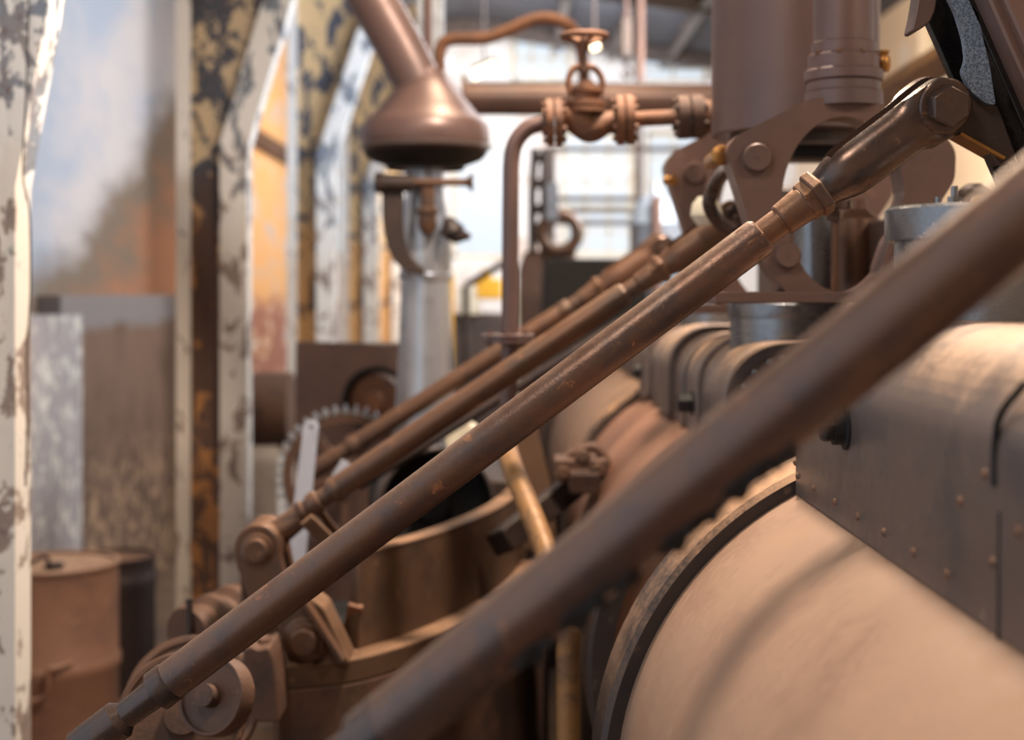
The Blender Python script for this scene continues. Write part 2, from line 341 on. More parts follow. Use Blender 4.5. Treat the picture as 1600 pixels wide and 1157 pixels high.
for k in range(5):                                # roof trusses across the hall
    Y = 15.3-k*2.6; b = BM(); bar(b, (RX, Y, H+2.9), (XR, Y, H+2.36), .06, .16, (0, 0, 1)); bar(b, (XL, Y, H+2.58), (RX, Y, H+2.9), .06, .16, (0, 0, 1))
    struct('trim_%d' % (k+1), b, 'castdark')
for k, xx in enumerate((.5, 1.1, 1.7, 2.3)):        # purlins under the roof
    b = BM(); bx(b, xx-.04, xx+.04, 4, YE, H+2.97-(xx-RX)*.155-.10, H+2.97-(xx-RX)*.155); struct('trim_%d' % (k+6), b, 'plate')
b = BM(); bx(b, XL, XL+.12, 7.03, 10.9, 0, H-.005); struct('trim_10', b, 'dado')
b = BM(); bx(b, XL, XL+.12, 3.5, 6.4, 0, H-.005); struct('trim_11', b, 'dado')
b = BM(); bx(b, XL, XL+.22, 6.05, 7.05, 0, H-.10); struct('trim_12', b, 'pillar')
b = BM(); bx(b, XL, XL+.06, 11, YE, H+1.35, H+1.5); struct('trim_13', b, 'rustdark')

# row of haunched iron columns along the wall
cl = ['iron column with white edge and a loose wire hanging beside it', 'iron column with orange peeling web standing behind the two metal drums',
      'iron column with beige and black peeling web behind the dark horizontal drum', 'iron column with pale flange between the blotchy column and the hopper pipe', 'iron column standing next to the end wall']
for k, (Z, zb, sl) in enumerate(((3.2, .24, .18), (6.0, .62, .30), (8.95, .85, .33), (11.8, .9, .33), (14.6, .9, .33))):
    x0, x1 = -1.41, -1.115; y0, y1 = Z, Z+.24
    r = thing('iron_column', cl[k], 'column', ((x0+x1)/2, (y0+y1)/2, 0), 'riveted iron columns along the wall'); top = 2.42
    b = BM(); bx(b, x0-.004, x0+.014, y0, y1, 0, H+top); obj('flange', b, 'flange_edge', r)
    b = BM()
    slab(b, [(x1-.014, -H), (x1+.002, -H), (x1+.002, zb), (x1+(top-zb)*sl, top), (x1+(top-zb)*sl-.016, top), (x1-.014, zb)], (0, y0, H), (1, 0, 0), (0, 0, 1), 0, -.09)
    obj('haunched_flange', b, 'flange', r)
    b = BM(); ym = y0+.07
    slab(b, [(x0+.014, -H), (x1-.014, -H), (x1-.014, zb), (x1+(top-zb)*sl-.016, top), (x0+.014, top)], (0, ym, H), (1, 0, 0), (0, 0, 1), 0, -.015)
    obj('web', b, 'web' if k < 2 else 'web_far', r, label='dark web with patches of peeling paint')
    b = BM(); bx(b, x0-.004, x0+.056, y0-.014, y0, 0, H+top); obj('cover_strip', b, 'flange_edge', r)
    b = BM(); slab(b, [(x1-.115, -H), (x1+.002, -H), (x1+.002, zb), (x1+(top-zb)*sl, top), (x1+(top-zb)*sl-.118, top), (x1-.115, zb+.02)], (0, y0, H), (1, 0, 0), (0, 0, 1), 0, .014); obj('cover_strip', b, 'flange', r)
    b = BM(); bx(b, x0-.05, x1+.05, y0-.05, y1+.05, 0, .03); obj('base_plate', b, 'castdark', r)
b = BM(); tube(b, [W(46, -60, 3.15), W(42, 120, 3.15), W(36, 270, 3.14), W(46, 330, 3.14), W(48, 450, 3.14), W(42, 560, 3.14), W(44, 640, 3.14), W(40, 760, 3.18)], .0022, 8)
tag(obj('hanging_wire', b, 'black'), 'thin dark wire hanging down beside the white edged column', 'wire')

# the two metal drums by the wall
def drum(px_, py_, Z, rpx, hgt, mat, label, ring, handle):
    c = W(px_, py_, Z); r = rpx/F*Z; z0 = c.z-hgt
    t = thing('metal_drum', label, 'drum', (c.x, c.y, z0), 'metal drums by the wall')
    b = BM(); pr = [(0, r*.97), (.01, r), (hgt*ring-.03, r), (hgt*ring-.015, r*1.04), (hgt*ring+.015, r*1.04), (hgt*ring+.03, r), (hgt-.02, r), (hgt-.012, r*1.03), (hgt, r*1.03), (hgt, r*.96), (hgt-.012, r*.95)]
    lathe(b, (c.x, c.y, z0), (0, 0, 1), pr, 64); obj('body', b, mat, t)
    if handle:
        b = BM(); cc = Vector((c.x+r*.12, c.y-r*.35, c.z-.004)); lathe(b, cc, (0, 0, 1), [(0, .035), (.012, .035), (.012, .03)], 24); obj('bung', b, 'castdark', t)
        b = BM(); tube(b, [Vector((c.x-.10, c.y-r*.55, c.z-.01)), Vector((c.x-.03, c.y-r*.6, c.z+.025)), Vector((c.x+.01, c.y-r*.5, c.z+.04)), Vector((c.x+.02, c.y-r*.45, c.z-.01))], .008, 10); obj('spout_bracket', b, 'castdark', t)
        b = BM(); b2 = BM(); yy = c.y-r; zt = pz(1030, Z)
        pts = [Vector((c.x-r*.75, yy+r*.25, zt)), Vector((c.x-r*.40, yy-.01, zt)), Vector((c.x-r*.36, yy-.03, zt-.01)), Vector((c.x-r*.30, yy-.03, zt-.085)), Vector((c.x+r*.22, yy-.03, zt-.07)), Vector((c.x+r*.28, yy-.03, zt+.025)), Vector((c.x+r*.36, yy-.02, zt+.03)), Vector((c.x+r*.55, yy+r*.14, zt+.035))]
        tube(b, pts, .009, 10, 4); b2.free(); obj('handle', b, mat, t)
    return t
drum(84, 878, 5.35, 98, .745, 'barrel', 'reddish brown metal drum with a rolled ring and bent wire handle', .50, True)
drum(182, 867, 6.3, 60, .595, 'barreldark', 'smaller dark metal drum with a rusty lid behind the reddish drum', .82, False)

# ---------------------------------------------------------------- engine units along the hall: lagged cylinder, valve chest
CX, CZ = .62, H-.70
def hexbolt(bm, p, ax, r, h, washer=True):
    ax = Vector(ax).normalized(); p = Vector(p)
    if washer: lathe(bm, p, ax, [(0, r*1.35), (r*.22, r*1.35), (r*.3, r*1.25)], 24)
    lathe(bm, p, ax, [(0, r), (h*.85, r), (h, r*.86)], 6, .3)
def engine_cyl(label, y0, y1, rr, rim0, rim1, mats=('dusty', 'clad')):
    t = thing('lagged_cylinder', label, 'cylinder', (CX, (y0+y1)/2, CZ-rr), 'lagged steam cylinders in a row')
    b = BM(); lathe(b, (CX, y0, CZ), (0, 1, 0), [(0, rr), (y1-y0, rr)], 128); obj('lagging', b, mats[0], t)
    for (ya, yb) in ((rim0, 1), (rim1, 2)):
        if ya is None: continue
        b = BM(); lathe(b, (CX, ya, CZ), (0, 1, 0), [(0, rr-.02), (0, rr+.018), (.010, rr+.026), (.100, rr+.030), (.106, rr+.020), (.106, rr-.02)], 128, cap=False)
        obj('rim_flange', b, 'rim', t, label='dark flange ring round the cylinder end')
    return t
engine_cyl('big tan lagged cylinder nearest the viewer under the grey chest', .30, 2.0, .475, None, 1.99)
engine_cyl('red brown lagged cylinder under the middle chest', 2.66, 4.25, .455, 2.63, 4.24, ('redlag', 'clad'))
engine_cyl('tan lagged cylinder showing beyond the ribbed chest', 4.36, 6.4, .455, None, 6.38)
def chest(label, x0, y0, y1, zt, zb, R, ribs, rivets, endplate, mat):
    t = thing('valve_chest', label, 'valve chest', (x0+.25, (y0+y1)/2, zb), 'valve chests on the cylinders')
    w = .5; rc = .478 if y0 < 1 else .458; zb = CZ+math.sqrt(rc**2-(x0-CX)**2); prof = [(x0, zb)]+[(x0+R-R*math.cos(a), zt-R+R*math.sin(a)) for a in [PI/2*k/12 for k in range(13)]]
    prof += [(x0+w-R+R*math.sin(a), zt-R+R*math.cos(a)) for a in [PI/2*k/12 for k in range(13)]]+[(CX+rc*math.sin(a), CZ+rc*math.cos(a)) for a in [math.asin((x0+w-CX)/rc)+(math.asin((x0-CX)/rc)-math.asin((x0+w-CX)/rc))*k/16 for k in range(16)]]
    b = BM(); slab(b, prof, (0, y0, 0), (1, 0, 0), (0, 0, 1), 0, -(y1-y0)); cas = obj('casing', b, mat, t, ang=25)
    def grow(p, g):
        cx, cz = x0+w/2, zb
        return [(cx+(q[0]-cx)*(1+g/(w/2)), q[1]+(g if q[1] > zt-R-1e-4 else .001)) for q in p]
    for (ya, yb, g) in ribs:
        b = BM(); slab(b, grow(prof, g), (0, ya, 0), (1, 0, 0), (0, 0, 1), 0, -(yb-ya)); obj('band', b, mat, t, bev=.003, ang=25)
    if endplate:
        b = BM(); slab(b, grow(prof, -.012), (0, y0-.004, 0), (1, 0, 0), (0, 0, 1), 0, -.01); ep = obj('end_plate', b, 'plate', t)
        for a in (4, 22, 45, 68, 86):
            aa = math.radians(a); p = (x0+R-(R-.028)*math.cos(aa), y0-.006, zt-R+(R-.028)*math.sin(aa)); b = BM(); lathe(b, p, (0, -1, 0), [(0, .006), (.003, .005), (.005, .002)], 12); obj('rivet', b, 'steel', ep)
        for zz in (-.07, -.14, -.20):
            b = BM(); lathe(b, (x0+.028, y0-.006, zt-R+zz), (0, -1, 0), [(0, .006), (.003, .005), (.005, .002)], 12); obj('rivet', b, 'steel', ep)
    for (yy, zz, r) in rivets:
        b = BM(); lathe(b, (x0+.001, yy, zz), (-1, 0, 0), [(0, r), (r*.5, r*.8), (r*.8, r*.35)], 12); obj('rivet', b, 'nut', cas)
    return t
def sidept(px_, py_, X=.396): Z = X*F/(px_-800); return (Z, H-(py_-HZ)/F*Z)
rv = [(*sidept(a, c), .0054) for a, c in ((1243, 723), (1247, 744), (1272, 764), (1305, 785), (1341, 808), (1382, 833), (1428, 864), (1481, 898), (1502, 784), (1592, 832), (1552, 880), (1540, 742))]
Z1 = 1.985
c1 = chest('big grey brown valve chest nearest the viewer with a black plug in its side', .396, .35, Z1, H-.030, H-.262, .105, [], rv, False, 'clad')
b = BM(); p = sidept(1322, 668); P0 = Vector((.396, p[0], p[1]))
lathe(b, P0+Vector((.002, 0, 0)), (-1, 0, 0), [(0, .027), (.005, .027), (.007, .021), (.018, .021)], 32)
lathe(b, P0+Vector((-.016, 0, 0)), (-1, 0, 0), [(0, .0185), (.010, .0185), (.014, .015)], 6, .2); obj('drain_plug', b, 'black', c1, label='black hexagonal plug')
b = BM(); q0, q1, q2, q3 = sidept(1555, 760), sidept(1556, 690), sidept(1566, 645), sidept(1602, 600)
tube(b, [Vector((.3955, q[0], q[1])) for q in (q0, q1, q2, q3)], .0032, 8); obj('seam_bead', b, 'black', c1)
b = BM(); q0, q1 = sidept(1560, 1000), sidept(1562, 800)
tube(b, [Vector((.396, q[0], q[1])) for q in (q0, q1)], .0016, 6, 0); obj('seam_bead', b, 'black', c1)
rv2 = [(2.8, H-.27, .005), (3.1, H-.27, .005), (3.4, H-.27, .005), (3.9, H-.27, .005)]
c2 = chest('middle valve chest with rounded bands and a riveted end plate', .396, 2.63, 4.24, H-.092, H-.34, .11,
      [(2.64, 2.72, .003), (2.98, 3.10, .010), (3.25, 3.33, .006), (3.48, 3.72, .015), (3.84, 3.92, .008), (4.08, 4.2, .02)], rv2, True, 'clad')
for qx, qy in ((1089, 630), (1011, 580)):
    p = sidept(qx, qy); P0 = Vector((.39, p[0], p[1])); b = BM(); hexbolt(b, P0, (-1, 0, 0), .021, .035); obj('drain_plug', b, 'black', c2, label='black hexagonal plug')
chest('far valve chest beyond the banded one', .42, 4.75, 6.35, H-.10, H-.36, .11, [(5.0, 5.1, .01), (5.6, 5.7, .01)], [], False, 'clad')
b = BM(); bx(b, .25, 1.3, .3, 6.6, 0, CZ-.476)
tag(obj('machine_bed', b, 'castdark', bev=.01), 'long dark cast iron bed carrying the row of cylinders', 'machine bed')

# round covers and pots on the chests
def cover(label, px_, Z, rpx, ytop, ybot, mat, grp, lip=.25, wide=1.06):
    r = rpx/F*Z; zt = pz(ytop, Z); zb = pz(ybot, Z); x = px(px_, Z)
    t = thing('cylinder_cover', label, 'cover', (x, Z, zb), grp); h = zt-zb
    b = BM(); lathe(b, (x, Z, zb), (0, 0, 1), [(0, r/wide), (h*(1-lip), r/wide)], 72); obj('pot', b, mat, t)
    b = BM(); lathe(b, (x, Z, zb+h*(1-lip)), (0, 0, 1), [(0, r*.99), (.003, r), (h*lip-.004, r), (h*lip, r*.97)], 72); obj('cover_plate', b, mat, t)
    return t, x, zt, r
t, x, zt, r = cover('large bright steel pot with a thick cover behind the blurred rod', 1552, 1.68, 165, 324, 502, 'steel', 'round covers on the chests', .30, 1.10)
for a in (228, 350, 110):
    aa = math.radians(a); p = Vector((x+r*.84*math.cos(aa), 1.68+r*.84*math.sin(aa), zt)); b = BM(); cyl(b, p, p+Vector((0, 0, .019)), .0042, seg=12)
    lathe(b, p, (0, 0, 1), [(0, .008), (.007, .008)], 6); obj('stud', b, 'steel', t)
cover('shallow dark steel cover under the foot of the triangular frame', 1232, 2.9, 95, 472, 582, 'steel', 'round covers on the chests', .22, 1.05)
cover('blue grey cover beyond the shallow dark steel cover', 1118, 3.95, 60, 462, 518, 'steel', 'round covers on the chests', .25, 1.05)

# ---------------------------------------------------------------- triangular frames
def frame(label, Z, th, k, dx, dy, bolts, full=True):
    # outline in picture pixels of the near frame, k scales it about its own depth
    out = [(1134, 234), (1150, 212), (1262, 156), (1300, 150), (1345, 150), (1400, 172), (1470, 202), (1494, 236), (1492, 282), (1466, 322), (1424, 340), (1392, 372), (1376, 420), (1374, 458), (1228, 458), (1222, 448), (1186, 400), (1170, 345)]
    f = lambda q: ((q[0]-800)*k+dx, -(q[1]-HZ)*k+dy)
    s = Z/F; out = [tuple(v*s for v in f(q)) for q in out]
    o = rnd(out[::-1], .012*k); hole = []
    for i in range(48):
        a = 2*PI*i/48; rx = 97; ry = 138; e = 1+.06*math.cos(2*a)
        hole.append((1318+rx*math.cos(a)*(1 if math.sin(a) > 0 else .93), 320-ry*math.sin(a)))
    hole = [tuple(v*s for v in f(q)) for q in hole]; c = tuple(v*s for v in f((1318, 320)))
    base = Vector((c[0], Z, H+min(q[1] for q in out)))
    t = thing('triangular_frame', label, 'frame', base, 'triangular cast frames')
    b = BM(); holed(b, o, hole, c, (0, Z, H), (1, 0, 0), (0, 0, 1), 0, -th, 160); obj('frame_plate', b, 'cast', t, bev=.003)
    for (bx_, by_, br) in bolts:
        q = f((bx_, by_)); p = Vector((q[0]*s, Z, H+q[1]*s)); r = br*s*k
        b = BM(); lathe(b, p, (0, -1, 0), [(0, r*1.08), (.003, r*1.08), (.003, r), (.012, r*.97), (.015, r*.88)], 36)
        lathe(b, p+Vector((0, -.014, 0)), (0, -1, 0), [(0, r*.14), (.002, r*.12)], 12); obj('pin_head', b, 'cast', t)
    return t
t1 = frame('near triangular cast frame with a tall oval opening and round pin heads', 2.45, .075, 1.0, 0, 0, [(1182, 247, 23), (1230, 400, 20)])
b = BM(); Z = 2.45; slab(b, rnd([(px(1112, Z), pz(474, Z)), (px(1378, Z), pz(474, Z)), (px(1378, Z), pz(456, Z)), (px(1112, Z), pz(456, Z))][::1], .003), (0, Z-.03, 0), (1, 0, 0), (0, 0, 1), 0, -.16); obj('foot', b, 'cast', t1, bev=.002)
t2 = frame('far triangular cast frame behind the tall brown cylinder', 3.35, .075, 1.0, -97, -24, [(1182, 247, 17)])
b = BM(); Z = 3.35; bx(b, px(1020, Z), px(1240, Z), Z-.03, Z+.12, pz(490, Z), pz(476, Z)); obj('foot', b, 'cast', t2, bev=.002)
for qx, qy in ((1043, 282),):
    p = W(qx, qy, 3.33); b = BM(); hexbolt(b, p+Vector((.02, 0, 0)), (-1, 0, 0), .011, .03); obj('side_bolt', b, 'brass', t2)
# distance pieces and brass between the frames
b = BM(); p = W(1126, 243, 2.5); cyl(b, p, p+Vector((0, .12, -.0)), .014); lathe(b, p, (0, -1, 0), [(0, .018), (.01, .018), (.014, .012)], 20)
tag(obj('spacer_bar', b, 'brass'), 'brass coloured spacer bar between the two triangular frames', 'bar')
b = BM(); tube(b, [W(1152, 258, 2.51), W(1134, 266, 2.66), W(1118, 290, 2.75), W(1108, 318, 2.78), W(1122, 345, 2.8), W(1146, 360, 2.8)], .014)
tag(obj('curved_link', b, 'oiled'), 'dark curved link hooked between the two triangular frames', 'link')
b = BM(); p = W(1104, 330, 3.0); lathe(b, p+Vector((0, 0, -.03)), (0, 0, 1), [(0, .02), (.02, .034), (.045, .03), (.06, .018)], 24)
tag(obj('oil_cup', b, 'cream'), 'small pale oil cup behind the curved link', 'oil cup')

# things seen through the oval opening
b = BM(); p = W(1275, 452, 2.75); lathe(b, p, (0, 0, 1), [(0, .040), (.15, .040), (.155, .036)], 40)
tag(obj('steel_sleeve', b, 'steel'), 'plain grey steel sleeve inside the oval opening', 'sleeve')
t = thing('tie_bolt', 'slim tie bolt with a nut standing inside the oval opening', 'bolt', W(1304, 456, 2.50))
b = BM(); cyl(b, W(1304, 456, 2.50), W(1304, 320, 2.50), .0065, seg=16); obj('shank', b, 'rodwarm', t)
b = BM(); lathe(b, W(1304, 345, 2.50), (0, 0, 1), [(0, .014), (.016, .014)], 6); lathe(b, W(1304, 326, 2.50), (0, 0, 1), [(0, .030), (.012, .030)], 24); obj('nut', b, 'oiled', t)
b = BM(); lathe(b, W(1340, 456, 2.85), (0, 0, 1), [(0, .052), (.10, .052), (.145, .044), (.165, .02), (.185, .018)], 40)
tag(obj('lubricator_pot', b, 'rodwarm'), 'round shouldered rusty lubricator pot inside the oval opening', 'pot')
b = BM(); bx(b, px(1222, 2.9), px(1312, 2.9), 2.88, 2.96, pz(248, 2.9), pz(214, 2.9)); bx(b, px(1304, 2.9), px(1316, 2.9), 2.88, 2.94, pz(250, 2.9), pz(160, 2.9))
tag(obj('crosshead_guide', b, 'black', bev=.003), 'black crosshead guide at the top of the oval opening', 'guide')
b = BM(); bx(b, px(1220, 3.0), px(1312, 3.0), 2.98, 3.06, pz(252, 3.0), pz(230, 3.0)); tag(obj('guide_bar', b, 'silver', bev=.003), 'pale grey guide bar below the black crosshead guide', 'bar')
b = BM(); bx(b, px(1190, 3.9), px(1330, 3.9), 3.7, 3.98, pz(474, 3.9), pz(300, 3.9)); tag(obj('pillow_block', b, 'castdark', bev=.01), 'dark pillow block behind the near oval opening', 'block')

# tall cylinder and slim column beside it
t = thing('tall_cylinder', 'tall smooth purple brown cylinder rising out of view', 'cylinder', W(1242, 213, 2.97))
s = 2.97/F; c = W(1242, 213, 2.97); b = BM(); lathe(b, c, (0, 0, 1), [(0, 126*s), (.003, 129*s), (1.0, 129*s)], 96); obj('shell', b, 'paint', t)
b = BM(); lathe(b, c+Vector((0, 0, -.03)), (0, 0, 1), [(0, 100*s), (.031, 100*s)], 64); obj('bottom_cover', b, 'castdark', t)
t = thing('piston_column', 'slim shiny brown column with stepped collars in front of the tall cylinder', 'column', W(1316, 165, 2.5)); s = 2.5/F; c = W(1318, 168, 2.5)
b = BM(); lathe(b, c, (0, 0, 1), [(0, 46*s), (.9, 46*s)], 64); obj('barrel', b, 'paint', t)
b = BM(); lathe(b, c, (0, 0, 1), [(0, 60*s), (22*s, 60*s), (25*s, 57*s), (38*s, 57*s), (39*s, 56*s)], 64); obj('gland_base', b, 'paint', t)
b = BM(); lathe(b, c+Vector((0, 0, 39*s)), (0, 0, 1), [(0, 59*s), (2*s, 61*s), (16*s, 61*s), (18*s, 59*s), (18*s, 55*s), (40*s, 55*s), (42*s, 53*s), (42*s, 50*s), (60*s, 50*s), (62*s, 47*s)], 64); co = obj('collar', b, 'paint', t)
for a in (250, 290, 330, 210, 30, 90, 150):
    aa = math.radians(a); p = c+Vector((53*s*math.cos(aa), 53*s*math.sin(aa), 78*s)); b = BM(); lathe(b, p, (0, 0, 1), [(0, 5*s), (5*s, 5*s)], 6); obj('nut', b, 'nut', co)
b = BM(); p = W(1366, 104, 2.5); cyl(b, p, p+Vector((.02, 0, 0)), .006, seg=12); q = W(1381, 112, 2.5); lathe(b, q, (0, 0, 1), [(0, .009), (.008, .012), (.022, .012), (.03, .007), (.033, .010), (.037, .010)], 20); obj('oil_valve', b, 'brass', t)

# ---------------------------------------------------------------- the inclined rods
def rod(label, A, B, r, mat, name='pull_rod'):
    A, B = Vector(A), Vector(B)
    t = thing(name, label, 'rod', A, 'inclined pull rods'); b = BM(); L_ = (B-A).length
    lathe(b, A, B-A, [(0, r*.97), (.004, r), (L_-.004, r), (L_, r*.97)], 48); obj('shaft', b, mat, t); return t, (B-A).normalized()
def clevis(t, P, u, s, mat, bolt='oiled', rr=1.0, hexr=33, tw=.21):
    # P pin centre, u unit vector from pin towards the rod, s metres per picture pixel; y is the pin direction
    e = Vector((0, 1, 0)); v = u.cross(e).normalized()
    if v.z < 0: v = -v
    e = (e*math.cos(tw)+v*math.sin(tw)).normalized(); v = (v-e*v.dot(e)).normalized()
    b = BM(); lathe(b, P, u, [(184*s, 38*s), (192*s, 37*s), (200*s, 34.9*s), (212*s, 31*s), (226*s, 29.5*s)], 48); o = obj('clevis_body', b, mat, t)
    def RR(q):
        tb = [(60, 44), (150, 44), (172, 43), (186, 40), (200, 35), (212, 31)]
        if q <= 60: return 44
        for (a0, r0), (a1, r1) in zip(tb, tb[1:]):
            if q <= a1: return r0+(r1-r0)*(q-a0)/(a1-a0)
        return 31
    ss = [-43+43*(1-math.cos(PI/2*k/8)) for k in range(9)]+[12, 24, 36, 48, 60, 75, 90, 110, 130, 150, 160, 172, 180, 186, 193, 200, 206, 212]
    for sg in (-1, 1):
        b = BM(); rows = []
        for q in ss:
            Rq = RR(q); f = min(1, max(0, (q-20)/45)); f = f*f*(3-2*f)
            h = (math.sqrt(max(43.0**2-min(q, 0)**2, 4)) if q < 1 else 43.0)*(1-f)+math.sqrt(Rq**2-16**2)*f
            row = []
            for k in range(17):
                vv = -h+2*h*k/16; eo = 36*(1-f)+max(16.2, math.sqrt(max(Rq**2-vv**2, 0)))*f
                row.append(b.verts.new(P+u*q*s+v*vv*s+e*sg*eo*s))
            for k in range(16, -1, -1): vv = -h+2*h*k/16; row.append(b.verts.new(P+u*q*s+v*vv*s+e*sg*16*s))
            rows.append(row)
        for r0, r1 in zip(rows, rows[1:]):
            for k in range(34): b.faces.new((r0[k], r0[(k+1) % 34], r1[(k+1) % 34], r1[k]))
        b.faces.new(rows[0]); b.faces.new(rows[-1][::-1]); obj('cheek', b, mat, t, ang=50)
    b = BM(); cyl(b, P-e*36*s, P+e*40*s, 20*s, seg=24); obj('pin', b, bolt, t)
    b = BM(); lathe(b, P-e*36*s, -e, [(0, 42.5*s), (4*s, 42.5*s), (6*s, 40*s)], 48); obj('washer', b, bolt, t)
    b = BM(); lathe(b, P-e*41*s, -e, [(0, hexr*s), (18*s, hexr*s), (22*s, hexr*.93*s)], 6, .62); obj('pin_head', b, bolt, t, bev=.001)
def joints(t, P, u, s, mat):                 # nuts and threaded neck between the clevis and the shaft
    if mat == 'oiled': mat = 'nut'
    b = BM(); lathe(b, P, u, [(221*s, 36*s), (224*s, 39*s), (238*s, 39*s), (241*s, 36*s)], 6, .35); obj('lock_nut', b, mat, t, bev=.0015)
    b = BM(); lathe(b, P, u, [(238*s, 34*s), (256*s, 33*s), (258*s, 29*s)], 6, .35); lathe(b, P, u, [(255*s, 29*s), (300*s, 26*s), (303*s, 23*s)], 32); obj('adjusting_nut', b, mat, t, bev=.0015)
    b = BM(); lathe(b, P, u, [(300*s, 22*s), (346*s, 22*s)], 32); obj('threaded_neck', b, mat, t)
    b = BM(); lathe(b, P, u, [(338*s, 29*s), (341*s, 31.5*s), (366*s, 33*s), (380*s, 31*s)], 6, .1); obj('hex_flats', b, mat, t, bev=.002)
# rod in focus
Z2 = 1.86; s2 = Z2/F; P2 = W(1461, 164, Z2); lo = W(262, 1068, Z2+.0); u2 = (lo-P2).normalized()
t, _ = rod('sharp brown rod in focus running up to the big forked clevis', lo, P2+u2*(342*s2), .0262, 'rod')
joints(t, P2, u2, s2, 'oiled'); clevis(t, P2, u2, s2, 'oiled')
b = BM(); lathe(b, lo-u2*.006, u2, [(0, .0262), (.004, .0275), (.024, .0275), (.026, .020), (.075, .018), (.085, .026), (.15, .026)], 40); obj('end_socket', b, 'oiled', t)
# nearest, out of focus
A1, B1 = W(612, 1132, 1.06), W(1760, 206, .80); d1 = (A1-B1).normalized()
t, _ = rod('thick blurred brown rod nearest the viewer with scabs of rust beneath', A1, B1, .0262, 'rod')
b = BM(); lathe(b, A1-d1*.004, d1, [(0, .0265), (.03, .0265), (.032, .02), (.12, .02)], 32); obj('end_socket', b, 'oiled', t)
dn = d1.cross(Vector((0, 1, 0))).normalized(); dn = -dn if dn.z > 0 else dn
for px_, py_, q in ((1130, .55, 1.2), (1030, .62, 1.1), (1075, .75, .7), (885, .55, 1.4), (1180, .7, .8), (940, .7, .8), (800, .62, 1.1)):
    fz = (px_-612)/(1760-612); Zq = 1/((1-fz)/1.06+fz/.8); p = W(px_, 1132-.8066*(px_-612), Zq)+dn*.0262*py_-Vector((0, .0262*math.sqrt(1-py_**2), 0)); b = BM()
    bmesh.ops.create_icosphere(b, subdivisions=3, radius=1)
    for v_ in b.verts:
        n_ = 1+.35*math.sin(v_.co.x*5+px_)*math.cos(v_.co.z*6+py_); v_.co = p+d1*(v_.co.x*.018*q*n_)+Vector((0, 1, 0))*(v_.co.y*.0045*n_)+dn*(v_.co.z*.009*q*n_)
    obj('rust_scab', b, 'black', t)
# rods further back
P3 = W(1149, 341, 3.08); lo3 = W(470, 803, 3.08); s3 = 3.08/F*.61; u3 = (lo3-P3).normalized()
t, _ = rod('second rod back, running from the round knuckle joint past the sharp rod', W(528, 762, 3.08), P3+u3*(345*s3), .0262, 'rodwarm')
joints(t, P3, u3, s3, 'rodwarm'); clevis(t, P3, u3, s3, 'rodwarm', 'oiled', hexr=26)
b = BM(); q = W(530, 761, 3.08); lathe(b, q, u3, [(0, .027), (.01, .029), (.02, .026), (.022, .019), (.05, .019), (.052, .025), (.062, .027), (.075, .025), (.078, .02), (.088, .02), (.09, .026), (.10, .024), (.104, .021), (.21, .021)], 40); obj('end_socket', b, 'rodwarm', t)
K3 = W(411, 850, 3.08)
b = BM(); lathe(b, K3+Vector((0, -.03, 0)), (0, 1, 0), [(0, .046), (.004, .050), (.056, .050), (.06, .046)], 48); cyl(b, K3-u3*.10, K3-u3*.03, .0215, .03); obj('knuckle', b, 'rodwarm', t)
b = BM(); lathe(b, K3+Vector((0, -.071, 0)), (0, -1, 0), [(-.04, .030), (0, .030), (0, .034), (.006, .034), (.008, .030), (.008, .026), (.018, .026), (.021, .022)], 40); obj('knuckle_pin', b, 'rodwarm', t)
P4 = W(1034, 388, 4.15); lo4 = W(479, 743, 4.15); s4 = 4.15/F*.50; u4 = (lo4-P4).normalized()
t, _ = rod('farthest visible rod, ending at the pale steel bar', W(560, 691, 4.15), P4+u4*(345*s4), .026, 'rodwarm')
joints(t, P4, u4, s4, 'rodwarm'); clevis(t, P4, u4, s4, 'rodwarm', 'oiled', hexr=26)
b = BM(); lathe(b, W(562, 690, 4.15), u4, [(0, .027), (.01, .030), (.03, .030), (.032, .022), (.07, .022), (.072, .028), (.10, .026), (.17, .026), (.18, .02), (.21, .02)], 32); obj('end_socket', b, 'rodwarm', t)
b = BM(); cyl(b, W(560, 760, 3.75), W(1010, 480, 3.75), .0135)
tag(obj('control_rod', b, 'castdark'), 'thin dark control rod running just under the second rod back', 'rod')

# leaning post with the lever that carries the clevis
t = thing('leaning_post', 'dark greasy leaning steel post with a lever arm holding the forked clevis', 'post', W(1600, 340, 1.9))
A, B = W(1370, -170, 1.9), W(1610, 372, 1.9); d = (B-A).normalized(); e = Vector((0, 1, 0)); wv_ = d.cross(e).normalized()
if wv_.x < 0: wv_ = -wv_
s = 1.9/F; Lp = (B-A).length
def pb(w0, w1, y0, y1, nm, mt, l0=0, l1=None, bev=.002, lab=None):
    b = BM(); l1 = Lp if l1 is None else l1; c = A+d*((l0+l1)/2)+wv_*((w0+w1)/2*s)+e*((y0+y1)/2)
    box(b, c, (l1-l0, (w1-w0)*s, y1-y0), Matrix((d, wv_, e)).transposed()); return obj(nm, b, mt, t, bev=bev, label=lab)
pb(2, 62, .030, .048, 'rear_flange', 'grease')
pb(36, 52, -.055, .034, 'web', 'grease')
pb(58, 230, -.120, -.098, 'front_plate', 'cast', bev=.005)
pb(46, 74, -.100, -.030, 'angle_iron', 'cast', bev=.004)
b = BM(); sm = [(110, 4), (150, 1), (172, 30), (265, 22), (330, 34), (400, 16), (440, 26), (455, 8), (455, 2), (250, 2)]
